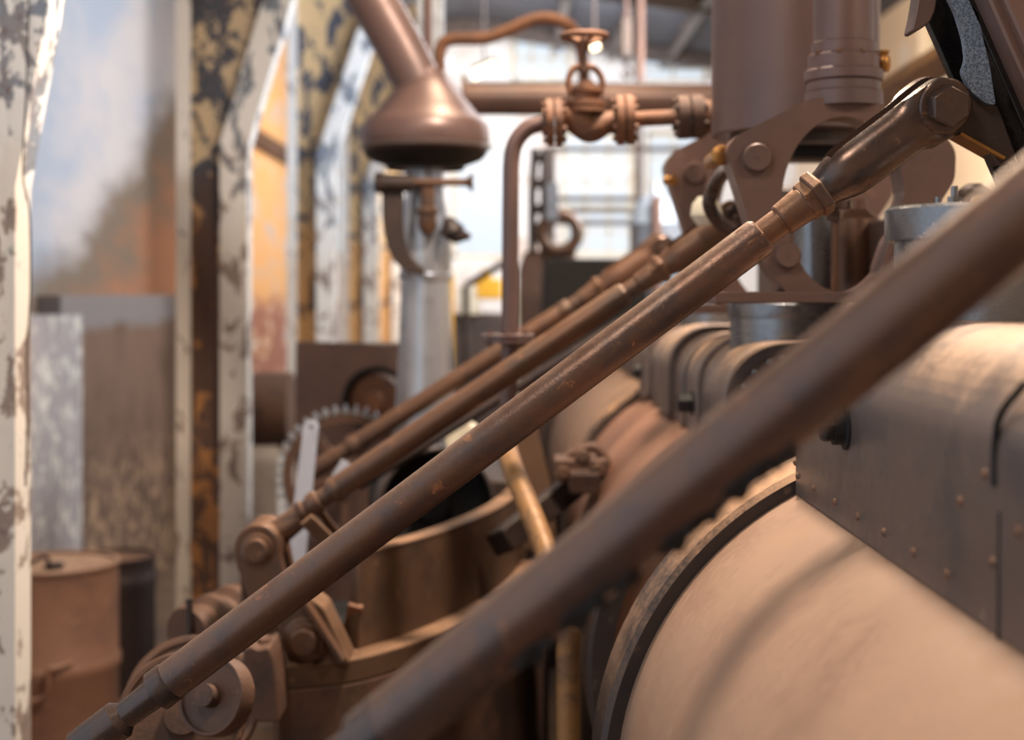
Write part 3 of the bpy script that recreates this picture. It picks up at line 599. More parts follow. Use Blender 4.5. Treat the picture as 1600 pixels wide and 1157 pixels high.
# silver grease smear on the web
out = [(1478, -12), (1500, -20), (1528, 22), (1536, 60), (1546, 100), (1556, 165), (1538, 160), (1516, 142), (1503, 112), (1510, 92), (1506, 60), (1494, 20)]
Zs = 1.845; pts = [((x_-800)/F*Zs, -(y_-HZ)/F*Zs) for x_, y_ in out]
b.free(); b = BM(); slab(b, rnd(pts[::-1], .006), (0, Zs, H), (1, 0, 0), (0, 0, 1), 0, -.012); obj('grease_covered_plate', b, 'smear', t, label='plate smeared with silvery grease')
# lever arm
Zl = Z2+.012
def poly(pl, Z): return [((x_-800)/F*Z, -(y_-HZ)/F*Z) for x_, y_ in pl]
arm = [(1461+30*math.cos(a), 164+36*math.sin(a)) for a in [PI*.45+PI*1.1*k/16 for k in range(17)]]
arm = [(1462, 128), (1497, 142), (1553, 166), (1583, 248), (1556, 262), (1540, 240), (1489, 207), (1466, 205), (1446, 210), (1428, 200), (1420, 175), (1424, 148), (1440, 132)]
b = BM(); slab(b, rnd(poly(arm[::-1], Zl), .008), (0, Zl, H), (1, 0, 0), (0, 0, 1), .016, -.016); obj('lever_arm', b, 'castdark', t, bev=.002)
b = BM(); bar(b, W(1492, 212, Zl), W(1560, 250, Zl), .004, .05, (0, 1, 0)); obj('lever_edge', b, 'brass', t, label='lit lower edge strip of the lever')  # thin brass-coloured strip puts the lit lower edge into colour
b = BM(); lathe(b, W(1472, 203, Zl-.01), (.55, .0, .22), [(-.045, .012), (-.02, .018), (.01, .014)], 20); obj('grease_cap', b, 'plate', t)
hk = [(1434, -40), (1428, 2), (1424, 26), (1418, 52), (1424, 54), (1436, 47), (1447, 38), (1454, 22), (1458, 0), (1462, -40)]
b = BM(); slab(b, rnd(poly(hk, 1.86), .003), (0, 1.86, H), (1, 0, 0), (0, 0, 1), .02, -.02); obj('hook', b, 'cast', t, bev=.002)

# nuts pile beyond the big pot
t = thing('slotted_nut', 'dark slotted nut on a stud behind the bright steel pot', 'nut', W(1520, 322, 2.6))
b = BM(); c = W(1518, 318, 2.6); lathe(b, c+Vector((0, -.02, 0)), (.2, 1, 0), [(0, .026), (.01, .038), (.04, .038), (.045, .03)], 10); obj('body', b, 'castdark', t, bev=.003)
b = BM(); lathe(b, c+Vector((0, -.045, 0)), (.2, 1, 0), [(0, .012), (.03, .012)], 20); obj('stud', b, 'brass', t)
b = BM(); bx(b, px(1400, 2.6), px(1560, 2.6), 2.5, 2.85, H-.092, pz(338, 2.6)); tag(obj('pedestal', b, 'cast', bev=.006), 'brown pedestal carrying the dark slotted nut', 'pedestal')

# ---------------------------------------------------------------- steam pipe with the valve
Zv = 3.3; t = thing('valve_pipe', 'rusty steam pipe rising and bending over to the tall cylinder', 'pipe', W(796, 1400, Zv)); s = Zv/F
b = BM(); tube(b, [W(789, 700, Zv), W(794, 620, Zv), W(796, 540, Zv), W(797, 420, Zv), W(798, 300, Zv), W(799, 252, Zv), W(806, 222, Zv), W(826, 200, Zv), W(856, 191, Zv)], 13*s, 24); obj('pipe', b, 'paint', t)
b = BM(); cyl(b, W(985, 187, Zv), W(1062, 183, Zv-.02), 12*s); obj('pipe', b, 'rust', t)
def flange(pt, ax, rpx, thpx, mat, tt, n=6, two=True):
    pt = Vector(pt); ax = Vector(ax).normalized(); _, u, v = basis(ax)
    b = BM(); lathe(b, pt-ax*thpx*s, ax, [(0, rpx*.9*s), (1*s, rpx*s), ((thpx-1.5)*s, rpx*s), ((thpx-1.5)*s, rpx*.8*s)], 40, cap=True)
    if two: lathe(b, pt, ax, [(1.5*s, rpx*.8*s), (1.5*s, rpx*s), ((thpx-1)*s, rpx*s), (thpx*s, rpx*.9*s)], 40)
    fl = obj('flange', b, mat, tt)
    for k in range(n):
        a = 2*PI*k/n+.5; c = pt+(u*math.cos(a)+v*math.sin(a))*rpx*.76*s; b = BM(); cyl(b, c-ax*(thpx+6)*s, c+ax*(thpx+6)*s, 2.2*s, seg=8)
        for sg in (-1, 1): lathe(b, c+ax*sg*thpx*s, ax*sg, [(0, 5*s), (5*s, 5*s)], 6)
        obj('flange_bolt', b, mat, fl)
ax = (W(1060, 184, Zv)-W(866, 191, Zv)).normalized()
flange(W(866, 191, Zv), ax, 37, 13, 'rust', t); flange(W(976, 187, Zv), ax, 39, 14, 'rust', t)
flange(W(1078, 183, Zv-.03), ax, 34, 20, 'rustdark', t)
b = BM(); lathe(b, W(1090, 183, Zv-.03), ax, [(0, 20*s), (8*s, 26*s), (28*s, 26*s), (50*s, 24*s)], 32); obj('boss', b, 'rust', t)
flange(W(793, 529, Zv), (0, 0, 1), 42, 7, 'paint', t, 6)
t = thing('globe_valve', 'rusty globe valve with a round handwheel on the steam pipe', 'valve', W(912, 210, Zv))
b = BM(); tube(b, [W(878, 190, Zv), W(892, 184, Zv), W(905, 192, Zv), W(922, 202, Zv), W(942, 194, Zv), W(962, 188, Zv)], lambda q: (15+7*math.sin(PI*q))*s, 24); obj('valve_body', b, 'rust', t)
b = BM(); c = W(916, 186, Zv); lathe(b, c, (0, 0, 1), [(0, 15*s), (8*s, 17*s), (10*s, 30*s), (17*s, 30*s), (18*s, 26*s), (20*s, 30*s), (27*s, 30*s), (29*s, 20*s), (40*s, 19*s), (42*s, 24*s), (48*s, 24*s), (50*s, 14*s), (60*s, 10*s)], 32); obj('bonnet', b, 'rust', t)
b = BM(); yo = rnd([(890, 150), (888, 122), (898, 102), (912, 98), (930, 104), (942, 124), (940, 150)], 8)
tube(b, [Vector(W(*q, Zv)) for q in [(892, 150), (888, 126), (896, 108), (912, 103), (930, 108), (941, 126), (938, 150)]], 5*s, 10); obj('yoke', b, 'rust', t)
b = BM(); cyl(b, W(914, 150, Zv), W(912, 56, Zv), 4.5*s, seg=16); lathe(b, W(912, 112, Zv), (0, 0, 1), [(0, 10*s), (12*s, 9*s)], 6); obj('stem', b, 'rustdark', t)
b = BM(); c = W(913, 57, Zv); R_ = 34*s
ring = [c+Vector((R_*math.cos(2*PI*k/40), R_*math.sin(2*PI*k/40), 0)) for k in range(41)]; tube(b, ring, 5.0*s, 10, 0)
for k in range(4):
    a = PI/2*k+.4; tube(b, [c+Vector((0, 0, -14*s)), c+Vector((R_*.5*math.cos(a), R_*.5*math.sin(a), -7*s)), c+Vector((R_*.97*math.cos(a), R_*.97*math.sin(a), 0))], 3.5*s, 8, 4)
lathe(b, c+Vector((0, 0, -22*s)), (0, 0, 1), [(0, 8*s), (16*s, 10*s)], 16); obj('handwheel', b, 'rust', t)

# horizontal main and looping pipe behind the valve
b = BM(); cyl(b, W(722, 154, 5.6), W(1240, 156, 5.6), 26/F*5.6, seg=48); lathe(b, W(722, 154, 5.6), (1, 0, 0), [(0, .09), (.02, .09)], 40); tag(obj('steam_main', b, 'cast'), 'thick brown horizontal steam main crossing behind the valve', 'pipe')
b = BM(); tube(b, [W(712, 150, 5.4), W(690, 120, 5.4), W(688, 78, 5.4), W(705, 62, 5.4), W(758, 60, 5.4), W(795, 47, 5.4), W(830, 32, 5.4), (W(860, 29, 5.4)), W(888, 40, 5.4), W(906, 66, 5.45), W(912, 110, 5.5), W(913, 140, 5.55)], 10/F*5.4, 20)
tag(obj('looping_pipe', b, 'rust'), 'orange rusty pipe looping over the steam main', 'pipe')

# bell shaped hopper on its silver standard
Zb = 4.6; s = Zb/F; t = thing('governor_stand', 'silver standard topped by a brown bell shaped housing', 'governor', (px(665, Zb), Zb, 0)); c = W(665, 262, Zb)
prof = [(0, 56), (3, 62), (14, 84), (26, 95), (32, 99), (50, 101), (66, 99), (72, 94), (80, 84), (92, 74), (104, 64), (118, 52), (132, 40), (146, 32), (152, 30)]
b = BM(); lathe(b, c, (0, 0, 1), [(q*s, r_*s) for q, r_ in prof], 72); obj('bell', b, 'paint', t)
b = BM(); lathe(b, c+Vector((0, 0, 27*s)), (0, 0, 1), [(0, 97*s), (1*s, 101.5*s), (5*s, 102*s), (7*s, 100*s)], 72, cap=False); obj('bell_bead', b, 'plate', t)
b = BM(); lathe(b, c+Vector((0, 0, -4*s)), (0, 0, 1), [(0, 60*s), (6*s, 62*s), (16*s, 88*s), (26*s, 97.0*s)], 72, cap=False); obj('bell_underside', b, 'black', t)
b = BM(); lathe(b, (c.x, c.y, 0), (0, 0, 1), [(0, .14), (.03, .14), (.05, .10), (pz(640, Zb), 47*s), (pz(560, Zb), 43*s), (pz(445, Zb), 38*s), (pz(436, Zb), 38*s)], 56); obj('standard', b, 'bluesilver', t)
b = BM(); lathe(b, (c.x, c.y, pz(437, Zb)), (0, 0, 1), [(0, 42*s), (8*s, 43*s), (10*s, 40*s)], 56); lathe(b, (c.x, c.y, pz(428, Zb)), (0, 0, 1), [(0, 40*s), (50*s, 41*s), (120*s, 32*s), (166*s, 30*s)], 56); obj('neck', b, 'bluesilver', t)
Yf = Zb-.11
def arc_plate(pl, nm, mt, y0, th): bb = BM(); slab(bb, poly(pl, y0)[::-1], (0, y0, H), (1, 0, 0), (0, 0, 1), 0, -th); return obj(nm, bb, mt, t, bev=.003)
oa = [(596, 296), (597, 340), (602, 375), (614, 405), (634, 424), (662, 432)]; ia = [(662, 418), (648, 408), (636, 388), (630, 355), (630, 296)]
arc_plate([tuple(q) for q in smooth([Vector((*q, 0)).to_3d() for q in oa], 5) for q in [(q.x, q.y)]]+[tuple((q.x, q.y)) for q in smooth([Vector((*q, 0)).to_3d() for q in ia], 5)], 'yoke_arm', 'castdark', Yf, .04)
b = BM(); cyl(b, W(588, 286, Yf-.0), W(646, 286, Yf), 14*s); lathe(b, W(586, 286, Yf), (1, 0, 0), [(0, 15*s), (10*s, 17*s), (12*s, 15*s)], 28); obj('trunnion', b, 'castdark', t)
b = BM(); cyl(b, W(644, 285, Yf), W(730, 285, Yf), 6*s, seg=16); lathe(b, W(716, 285, Yf), (1, 0, 0), [(0, 5*s), (14*s, 7*s), (20*s, 14*s), (23*s, 15*s)], 24); obj('cross_shaft', b, 'rodwarm', t)
b = BM(); lathe(b, W(668, 366, Yf), (0, 0, 1), [(0, 8*s), (10*s, 14*s), (30*s, 14*s), (32*s, 18*s), (38*s, 18*s), (40*s, 12*s), (70*s, 12*s)], 24); obj('spindle', b, 'rodwarm', t)
b = BM(); lathe(b, W(705, 366, Yf), (.9, 0, -.12), [(-10*s, 8*s), (8*s, 14*s), (30*s, 4*s)], 24); lathe(b, W(700, 340, Yf), (.3, 0, -1), [(0, 6*s), (20*s, 20*s), (24*s, 20*s)], 24); obj('bevel_cone', b, 'castdark', t)
b = BM(); tube(b, [W(520, -110, Zb), W(560, -40, Zb), W(608, 44, Zb), W(640, 104, Zb), W(655, 136, Zb)], 38*s, 40); tag(obj('feed_pipe', b, 'paint'), 'thick brown pipe slanting down into the bell housing', 'pipe')
b = BM(); cyl(b, W(668, -60, Zb+.3), W(668, 120, Zb+.3), 8*s); tag(obj('thin_riser', b, 'paint'), 'thin brown riser standing behind the bell housing', 'pipe')
b = BM(); bx(b, px(652, 5.4), px(692, 5.4), 5.4, 5.5, H+.70, H+2.3); tag(obj('hanger_strap', b, 'silver'), 'pale steel strap hanging down behind the bell housing', 'strap')

# housing with round opening, gear, dark drum
Zh = 5.6; t = thing('gear_housing', 'brown steel housing with a round opening behind the toothed wheel', 'housing', (px(545, Zh), Zh, 0)); s = Zh/F
out = poly([(460, 1150), (626, 1150), (626, 546), (600, 539), (560, 536), (462, 534)], Zh); cc = poly([(588, 625)], Zh)[0]
hole = [(cc[0]+52*s*math.cos(2*PI*k/48), cc[1]+52*s*math.sin(2*PI*k/48)) for k in range(48)]
b = BM(); holed(b, out[::-1], hole, cc, (0, Zh, H), (1, 0, 0), (0, 0, 1), 0, -.03, 120); obj('front_plate', b, 'cast', t)
b = BM(); bx(b, px(461, Zh), px(626, Zh), Zh+.25, Zh+.30, .02, pz(540, Zh)); bx(b, px(461, Zh), px(464, Zh), Zh+.03, Zh+.25, .02, pz(536, Zh)); bx(b, px(464, Zh), px(624, Zh), Zh+.03, Zh+.25, pz(541, Zh), pz(538, Zh)); obj('case', b, 'cast', t)
b = BM(); C_ = W(588, 627, Zh+.05); lathe(b, C_, (0, -1, 0), [(-.1, 30*s), (-.02, 44*s), (.0, 44*s), (.02, 40*s), (.03, 16*s), (.08, 14*s)], 40); obj('rusty_disc', b, 'rust', t, label='rust orange disc inside the round opening')
b = BM(); lathe(b, W(588, 625, Zh), (0, -1, 0), [(-.02, 47*s), (-.02, 53*s), (.012, 53*s), (.012, 47*s)], 48, cap=False); obj('black_ring', b, 'black', t)
Zd = 6.75; s = Zd/F; b = BM(); cyl(b, W(345, 640, Zd), W(456, 640, Zd), 58*s, seg=56); tag(obj('dark_drum', b, 'rustdark'), 'dark horizontal drum behind the orange peeling column', 'drum')
b = BM(); bx(b, px(350, Zd), px(440, Zd), Zd-.1, Zd+.1, 0, pz(694, Zd)); tag(obj('drum_plinth', b, 'whitewash'), 'pale masonry plinth under the dark horizontal drum', 'plinth')
def gear(label, C_, R, n, th, mat, toothmat, tilt):
    t = thing('toothed_wheel', label, 'gear', C_); ax, u, v = basis(tilt)
    def ringprof(rr0, rr1, d0, d1): return [(d0, rr0), (d0, rr1), (d1, rr1), (d1, rr0), (d0, rr0)]
    b = BM(); lathe(b, C_, ax, ringprof(R*.80, R*.95, -th/2, th/2), 96, cap=False); obj('rim', b, mat, t)
    for k in range(n):
        a = 2*PI*k/n; rd = u*math.cos(a)+v*math.sin(a); tg = -u*math.sin(a)+v*math.cos(a); b = BM(); w = PI*R/n
        pts = [(R*.93, -w*.55), (R*1.0, -w*.42), (R*1.05, -w*.22), (R*1.05, w*.22), (R*1.0, w*.42), (R*.93, w*.55)]
        slab(b, pts, C_, rd, tg, -th/2, th/2); obj('tooth', b, toothmat, t)
    for k in range(5):
        a = 2*PI*k/5+.3; rd = u*math.cos(a)+v*math.sin(a); b = BM(); bar(b, C_+rd*R*.15, C_+rd*R*.84, R*.10, th*.6, ax); obj('spoke', b, mat, t)
    b = BM(); lathe(b, C_, ax, [(-th*.9, R*.2), (th*.9, R*.2)], 32); lathe(b, C_, ax, [(-th*1.6, R*.09), (th*1.6, R*.09)], 24); obj('hub', b, mat, t)
gear('large toothed wheel with pale tips behind the pale steel bar', W(540, 742, 4.9), 103/F*4.9, 40, .06, 'rustdark', 'silver', (.10, -1, .0))
b = BM(); cyl(b, W(545, 742, 4.95), W(545, 742, 5.6), .03); tag(obj('gear_shaft', b, 'castdark'), 'dark shaft joining the toothed wheel to the housing', 'shaft')
b = BM(); slab(b, [(.05*math.cos(a)+0, .05*math.sin(a)) for a in [2*PI*k/24 for k in range(24)]], W(420, 815, 4.6), (1, 0, 0), (0, 0, 1), 0, .02)
b.free()

# pale steel bar with a hole
Zp = 3.55; s = Zp/F; t = thing('steel_bar', 'pale flat steel bar with a hole near its rounded top', 'bar', W(458, 900, Zp))
def hole_bar(tt, x0, y0, x1, y1, hw, Z):
    a, c_ = W(x0, y0, Z), W(x1, y1, Z); d_ = (c_-a).normalized(); v_ = d_.cross(Vector((0, 1, 0))); L_ = (c_-a).length; w = hw*Z/F; m = .035
    b = BM(); o1 = [(w*math.cos(q), w*math.sin(q)) for q in [PI/2+PI*k/16 for k in range(17)]]+[(m, -w), (m, w)]
    inn = [(w*.27*math.cos(2*PI*k/24), w*.27*math.sin(2*PI*k/24)) for k in range(24)]
    holed(b, o1, inn, (0, 0), a, d_, v_, -.004, .004, 48); slab(b, [(m, -w), (L_, -w*1.25), (L_, w*1.25), (m, w)], a, d_, v_, -.004, .004); obj('bar', b, 'barsteel', tt)
hole_bar(t, 486, 668, 459, 910, 12, Zp)
b = BM(); bar(b, W(540, 722, 3.8), W(500, 790, 3.8), .025, .008); tag(obj('link_plate', b, 'barsteel'), 'short pale link plate behind the second rod back', 'link')

# rocker gear at the lower end of the rods
t = thing('rocker_arm', 'rusty rocker arm curving down from the round knuckle joint', 'rocker arm', W(395, 1040, 3.08)); Zr = 3.08
ar = [(374, 850), (380, 828), (398, 812), (424, 812), (444, 830), (448, 868), (456, 900), (470, 930), (452, 968), (420, 990), (392, 980), (400, 940), (392, 905), (380, 880)]
b = BM(); slab(b, rnd(poly(ar[::-1], Zr), .015), (0, Zr+.03, H), (1, 0, 0), (0, 0, 1), 0, -.035); obj('arm', b, 'rodwarm', t, bev=.004)
b = BM(); slab(b, rnd(poly(ar[::-1], Zr), .015), (0, Zr-.070, H), (1, 0, 0), (0, 0, 1), 0, -.035); obj('arm', b, 'rodwarm', t, bev=.004); 
b = BM(); lathe(b, W(345, 975, 3.2), (.55, .83, .12), [(-.10, .045), (-.10, .066), (-.08, .072), (-.06, .06), (-.045, .06), (-.03, .074), (-.01, .074), (.0, .062), (.015, .062), (.03, .076), (.05, .076), (.06, .06), (.075, .06), (.09, .07), (.11, .066)], 56)
tag(obj('grooved_drum', b, 'rustdark'), 'dark grooved drum low beside the rocker arm', 'drum')
b = BM(); cyl(b, W(296, 1010, 3.1), W(296, 936, 3.1), .008, seg=12); cyl(b, W(296, 1300, 3.1), W(296, 1010, 3.1), .012, seg=12); tag(obj('upright_pin', b, 'castdark'), 'thin dark upright pin beside the grooved drum', 'pin')
b = BM(); cyl(b, W(383, 1000, 3.08), W(383, 900, 3.08), .010, seg=14); tag(obj('set_screw', b, 'rustdark'), 'short set screw standing against the rocker arm', 'screw')
for lab, x_, y_, Z_, r_, ax in (('big rusty disc lying at the foot of the sharp rod', 285, 1120, 2.35, .105, (.25, -1, .35)), ('rusty disc with a thin rim behind the foot of the sharp rod', 300, 1098, 2.75, .13, (.15, -1, .5)), ('rusty disc edge just beyond the sharp rod', 330, 1088, 2.25, .062, (-.5, -1, .35))):
    t = thing('rusty_disc', lab, 'disc', W(x_, y_, Z_), 'rusty discs at the rod foot'); b = BM(); lathe(b, W(x_, y_, Z_), ax, [(-.03, r_), (.0, r_), (.004, r_*.97), (.004, r_*.9), (-.002, r_*.88), (-.002, r_*.3), (.02, r_*.28), (.02, .005)], 56); obj('disc', b, 'rustdark', t)
# bearing bracket with boss
t = thing('bearing_bracket', 'rusty bearing bracket with a round boss in front of the trough', 'bracket', W(480, 1035, 2.9)); Zk = 2.9
b = BM(); slab(b, rnd(poly([(432, 968), (478, 930), (506, 950), (540, 1022), (548, 1040), (452, 1040), (440, 1010)][::-1], Zk), .01), (0, Zk, H), (1, 0, 0), (0, 0, 1), 0, -.10); obj('bracket_plate', b, 'trough', t, bev=.006)
b = BM(); s = Zk/F; lathe(b, W(478, 998, Zk), (0, -1, 0), [(0, 36*s), (.012, 36*s), (.014, 31*s), (.022, 30*s), (.024, 24*s), (.04, 22*s), (.044, 18*s)], 40); obj('boss', b, 'rodwarm', t)
b = BM(); bar(b, W(468, 925, Zk-.02), W(536, 1030, Zk-.02), .008, .05); obj('edge_strap', b, 'rodwarm', t)
t = thing('bearing_block', 'lumpy rusty bearing foot on the edge of the trough', 'bearing', W(405, 1060, 2.8)); Zk = 2.75
b = BM(); slab(b, rnd(poly([(380, 1016), (392, 1010), (402, 1016), (420, 1012), (426, 1028), (432, 1070), (436, 1130), (376, 1130), (378, 1050)][::-1], Zk), .006), (0, Zk, H), (1, 0, 0), (0, 0, 1), 0, -.12); obj('foot', b, 'rustdark', t, bev=.006)
b = BM(); hexbolt(b, W(412, 1014, Zk+.05), (0, 0, 1), .014, .02); obj('bolt', b, 'rustdark', t)
for lab, p0, p1, w, Z_, mt in (('long flat stay slanting down across the trough wall', (478, 812), (600, 930), .030, 3.0, 'trough'), ('narrow flat stay beside the long slanting stay', (500, 800), (552, 870), .018, 3.3, 'rodwarm'), ('broad short stay plate near the bearing bracket', (556, 946), (538, 1030), .032, 3.0, 'rust')):
    b = BM(); bar(b, W(*p0, Z_), W(*p1, Z_+.1), w, .012); tag(obj('flat_stay', b, mt, bev=.002), lab, 'stay', 'flat stays by the trough')

# curved trough
def strip(pts, z0, z1, th, name, mat, par, bev=.004):
    P_ = smooth([Vector((x_, y_, 0)) for x_, y_ in pts], 8); b = BM(); V = []
    for i, p in enumerate(P_):
        d_ = (P_[min(i+1, len(P_)-1)]-P_[max(i-1, 0)]).normalized(); n_ = Vector((d_.y, -d_.x, 0))
        V.append([b.verts.new((p.x, p.y, z0)), b.verts.new((p.x, p.y, z1)), b.verts.new((p.x-n_.x*th, p.y-n_.y*th, z1)), b.verts.new((p.x-n_.x*th, p.y-n_.y*th, z0))])
    for a, c_ in zip(V, V[1:]):
        for k in range(4): b.faces.new((a[k], a[(k+1) % 4], c_[(k+1) % 4], c_[k]))
    b.faces.new(V[0]); b.faces.new(V[-1][::-1]); return obj(name, b, mat, par, bev=bev)
t = thing('roller_trough', 'big curved rusty trough with a ledge running below the rods', 'trough', (-.2, 3.3, 0))
up = [(-.325, 3.0), (-.22, 3.16), (-.12, 3.38), (-.03, 3.66), (.03, 4.0), (.06, 4.4)]
strip(up, H-.80, H-.55, .025, 'wall', 'trough', t); strip(up, H-.562, H-.545, .045, 'rim', 'trough', t)
led = [(-.47, 2.865), (-.32, 2.93), (-.19, 3.10), (-.08, 3.32), (.02, 3.62), (.09, 4.0)]
strip(led, H-.80, H-.75, .13, 'ledge', 'trough', t); strip(led, 0.0, H-.80, .06, 'lower_wall', 'rustdark', t)
for x_, y_ in ((490, 1036), (525, 1030)):
    Z_ = .75*F/(y_-HZ); b = BM(); lathe(b, W(x_, y_, Z_+.03), (0, 0, 1), [(-.004, .012), (.004, .011), (.006, .006)], 16); obj('rivet', b, 'rust', t)
# drum with dark mouth beyond trough
Zq = 4.2; s = Zq/F; t = thing('crushing_roller', 'dark hollow roller end with a grey rim between the rods and trough', 'roller', W(690, 890, Zq))
C_ = W(682, 792, Zq); b = BM(); lathe(b, C_, (.25, -1, .0), [(-.2, 92*s), (.0, 92*s), (.012, 90*s), (.012, 87*s), (-.10, 86*s), (-.12, 30*s), (-.05, 26*s), (-.05, 5*s)], 64); obj('shell', b, 'black', t)
b = BM(); lathe(b, C_, (.25, -1, 0), [(-.06, 92*s), (-.06, 94*s), (.006, 94*s), (.014, 92*s), (.014, 89*s), (0, 89*s)], 64, cap=False); obj('rim', b, 'plate', t, label='grey steel rim')
b = BM(); slab(b, poly([(694, 676), (722, 655), (746, 672), (738, 704), (698, 706)][::-1], 4.1), (0, 4.1, H), (1, 0, 0), (0, 0, 1), 0, -.12); tag(obj('wooden_wedge', b, 'cream', bev=.003), 'pale wedge lying between the second rod and the sharp rod', 'wedge')
b = BM(); slab(b, rnd(poly([(806, 668), (838, 668), (862, 762), (872, 862), (800, 862)][::-1], 4.1), .01), (0, 4.1, H), (1, 0, 0), (0, 0, 1), 0, -.1)
tag(obj('side_cheek', b, 'trough', bev=.005), 'tan tapered cheek plate behind the ochre pipe', 'plate')
b = BM(); cyl(b, W(789, 700, 3.15), W(868, 905, 2.85), .0225); lathe(b, W(812, 760, 3.06), (W(868, 905, 2.85)-W(789, 700, 3.15)), [(0, .0235), (.02, .0235)], 32); lathe(b, W(898, 980, 2.75), (0, 0, -1), [(-.15, .02), (.6, .02)], 24)
b.free(); b = BM(); tube(b, [W(789, 690, 3.28), W(800, 730, 3.14), W(834, 812, 3.0), W(868, 905, 2.88), W(886, 970, 2.82), W(888, 1060, 2.82), W(888, 1500, 2.82)], .024, 24); tag(obj('ochre_pipe', b, 'yellowpipe'), 'ochre rusty pipe slanting down in front of the trough', 'pipe')
t = thing('pipe_clamp', 'dark brown clamp bracket with bolts by the middle cylinder', 'clamp', W(900, 760, 3.6)); 
b = BM(); bx(b, px(866, 3.6), px(948, 3.6), 3.55, 3.68, pz(736, 3.6), pz(716, 3.6)); bx(b, px(890, 3.5), px(935, 3.5), 3.45, 3.6, pz(768, 3.5), pz(738, 3.5)); obj('bracket', b, 'rustdark', t, bev=.004)
for q in ((880, 742), (910, 716), (934, 738)): b = BM(); hexbolt(b, W(*q, 3.5), (0, -1, .3), .016, .02); obj('bolt', b, 'rodwarm', t)
b = BM(); tube(b, [W(888, 712, 3.62), W(910, 702, 3.62), W(930, 700, 3.62), W(946, 720, 3.62), W(948, 750, 3.62)], .013, 14); obj('strap', b, 'rustdark', t)
b = BM(); bar(b, W(780, 850, 3.45), W(906, 752, 3.7), .06, .07); tag(obj('cross_beam', b, 'castdark', bev=.005), 'dark cross beam running behind the ochre pipe', 'beam')
b = BM(); bx(b, -.62, -.22, 3.75, 4.0, 0, H-.86); tag(obj('mill_bed', b, 'black', bev=.01), 'black iron mill base below the rods', 'machine base')
b = BM(); bx(b, -.12, .12, 4.6, 5.3, 0, H-.60); tag(obj('mill_block', b, 'castdark', bev=.01), 'dark iron block behind the hollow roller', 'block')

# ---------------------------------------------------------------- far machinery
Zf = 7.5; s = Zf/F
t = thing('slotted_machine', 'distant rusty machine standard with an eye ring behind the steam pipe', 'machine', (px(845, Zf), Zf, 0))
b = BM(); slab(b, rnd(poly([(812, 1000), (856, 1000), (858, 500), (862, 420), (852, 392), (820, 392), (810, 420)][::-1], Zf), .02), (0, Zf, H), (1, 0, 0), (0, 0, 1), 0, -.2); obj('standard', b, 'cast', t, bev=.01)
for q in (832, 850): b = BM(); tube(b, [W(q, 396, Zf), W(q, 300, Zf), W(q+(4 if q < 840 else 2), 232, Zf)], .022, 10); obj('upright_link', b, 'castdark', t)
for q in (250, 290, 330, 370): b = BM(); cyl(b, W(830, q, Zf), W(854, q-6, Zf), .026, seg=12); obj('cross_pin', b, 'castdark', t)
for cx_, cy_ in ((874, 364),):
    b = BM(); c = W(cx_, cy_, Zf); pts = [c+Vector((28*s*math.cos(2*PI*k/32), 0, 28*s*math.sin(2*PI*k/32))) for k in range(33)]; tube(b, pts, 10*s, 12, 0); obj('eye_ring', b, 'rodwarm', t)
b = BM(); bx(b, px(853, Zf), px(872, Zf), Zf-.05, Zf+.05, pz(345, Zf), pz(288, Zf)); obj('slide_block', b, 'domegrey', t)
b = BM(); slab(b, rnd(poly([(848, 396), (866, 386), (905, 380), (898, 400), (900, 420), (846, 420)][::-1], Zf), .02), (0, Zf, H), (1, 0, 0), (0, 0, 1), 0, -.2); obj('saddle', b, 'rustdark', t)
b = BM(); slab(b, poly([(850, 404), (1012, 404), (1012, 640), (842, 640)][::-1], 6.6), (0, 6.6, H), (1, 0, 0), (0, 0, 1), 0, -.4); tag(obj('black_cabinet', b, 'black', bev=.01), 'plain black cabinet behind the farthest rod', 'cabinet')
b = BM(); bx(b, px(842, 6.6)+.02, px(1012, 6.6)-.02, 6.65, 6.95, 0, pz(638, 6.6)); tag(obj('cabinet_plinth', b, 'castdark'), 'dark plinth under the plain black cabinet', 'plinth')
Zg = 9.0; s = Zg/F; t = thing('domed_vessel', 'distant blue grey domed vessel with a finial', 'vessel', (px(1026, Zg), Zg, 0))
b = BM(); lathe(b, (px(1026, Zg), Zg, 0), (0, 0, 1), [(0, 42*s), (pz(360, Zg), 42*s), (pz(350, Zg), 45*s), (pz(346, Zg), 42*s), (pz(325, Zg), 38*s), (pz(310, Zg), 26*s), (pz(302, Zg), 10*s), (pz(298, Zg), 8*s), (pz(284, Zg), 3*s)], 48); obj('shell', b, 'domegrey', t)
b = BM(); cyl(b, (px(1026, Zg)-.02, Zg-45*s, .0), (px(1026, Zg)-.02, Zg-45*s, pz(310, Zg)), .035, seg=16); obj('gauge_pipe', b, 'cast', t)
for z_, x0, x1, Z_ in ((233, 858, 1112, 11.5), (311, 862, 998, 11.5), (329, 862, 998, 11.5), (348, 862, 998, 11.5)):
    b = BM(); cyl(b, W(x0, z_, Z_), W(x1, z_, Z_), .022, seg=12); tag(obj('rail', b, 'plate'), {233: 'long grey rail high across the end wall', 311: 'upper of three short rails before the end window', 329: 'middle of three short rails before the end window', 348: 'lowest of three short rails before the end window'}[z_], 'rail', 'rails before the end wall')
for x_, ya, yb, Z_, lb in ((998, -20, 405, 11.5, 'thin grey post crossing the long rail near the domed vessel'), (862, 233, 420, 11.5, 'thin grey post behind the distant machine standard'), (1070, 233, 420, 11.5, 'thin grey post between the domed vessel and triangular frame')):
    b = BM(); cyl(b, Vector((px(x_, Z_), Z_, 0)), W(x_, ya, Z_), .03, seg=12); tag(obj('rail_post', b, 'plate'), lb, 'post', 'posts before the end wall')
t = thing('chain_hoist', 'dark chain hoist hanging from the roof beyond the valve', 'hoist', W(980, 90, 9.2)); s = 9.2/F
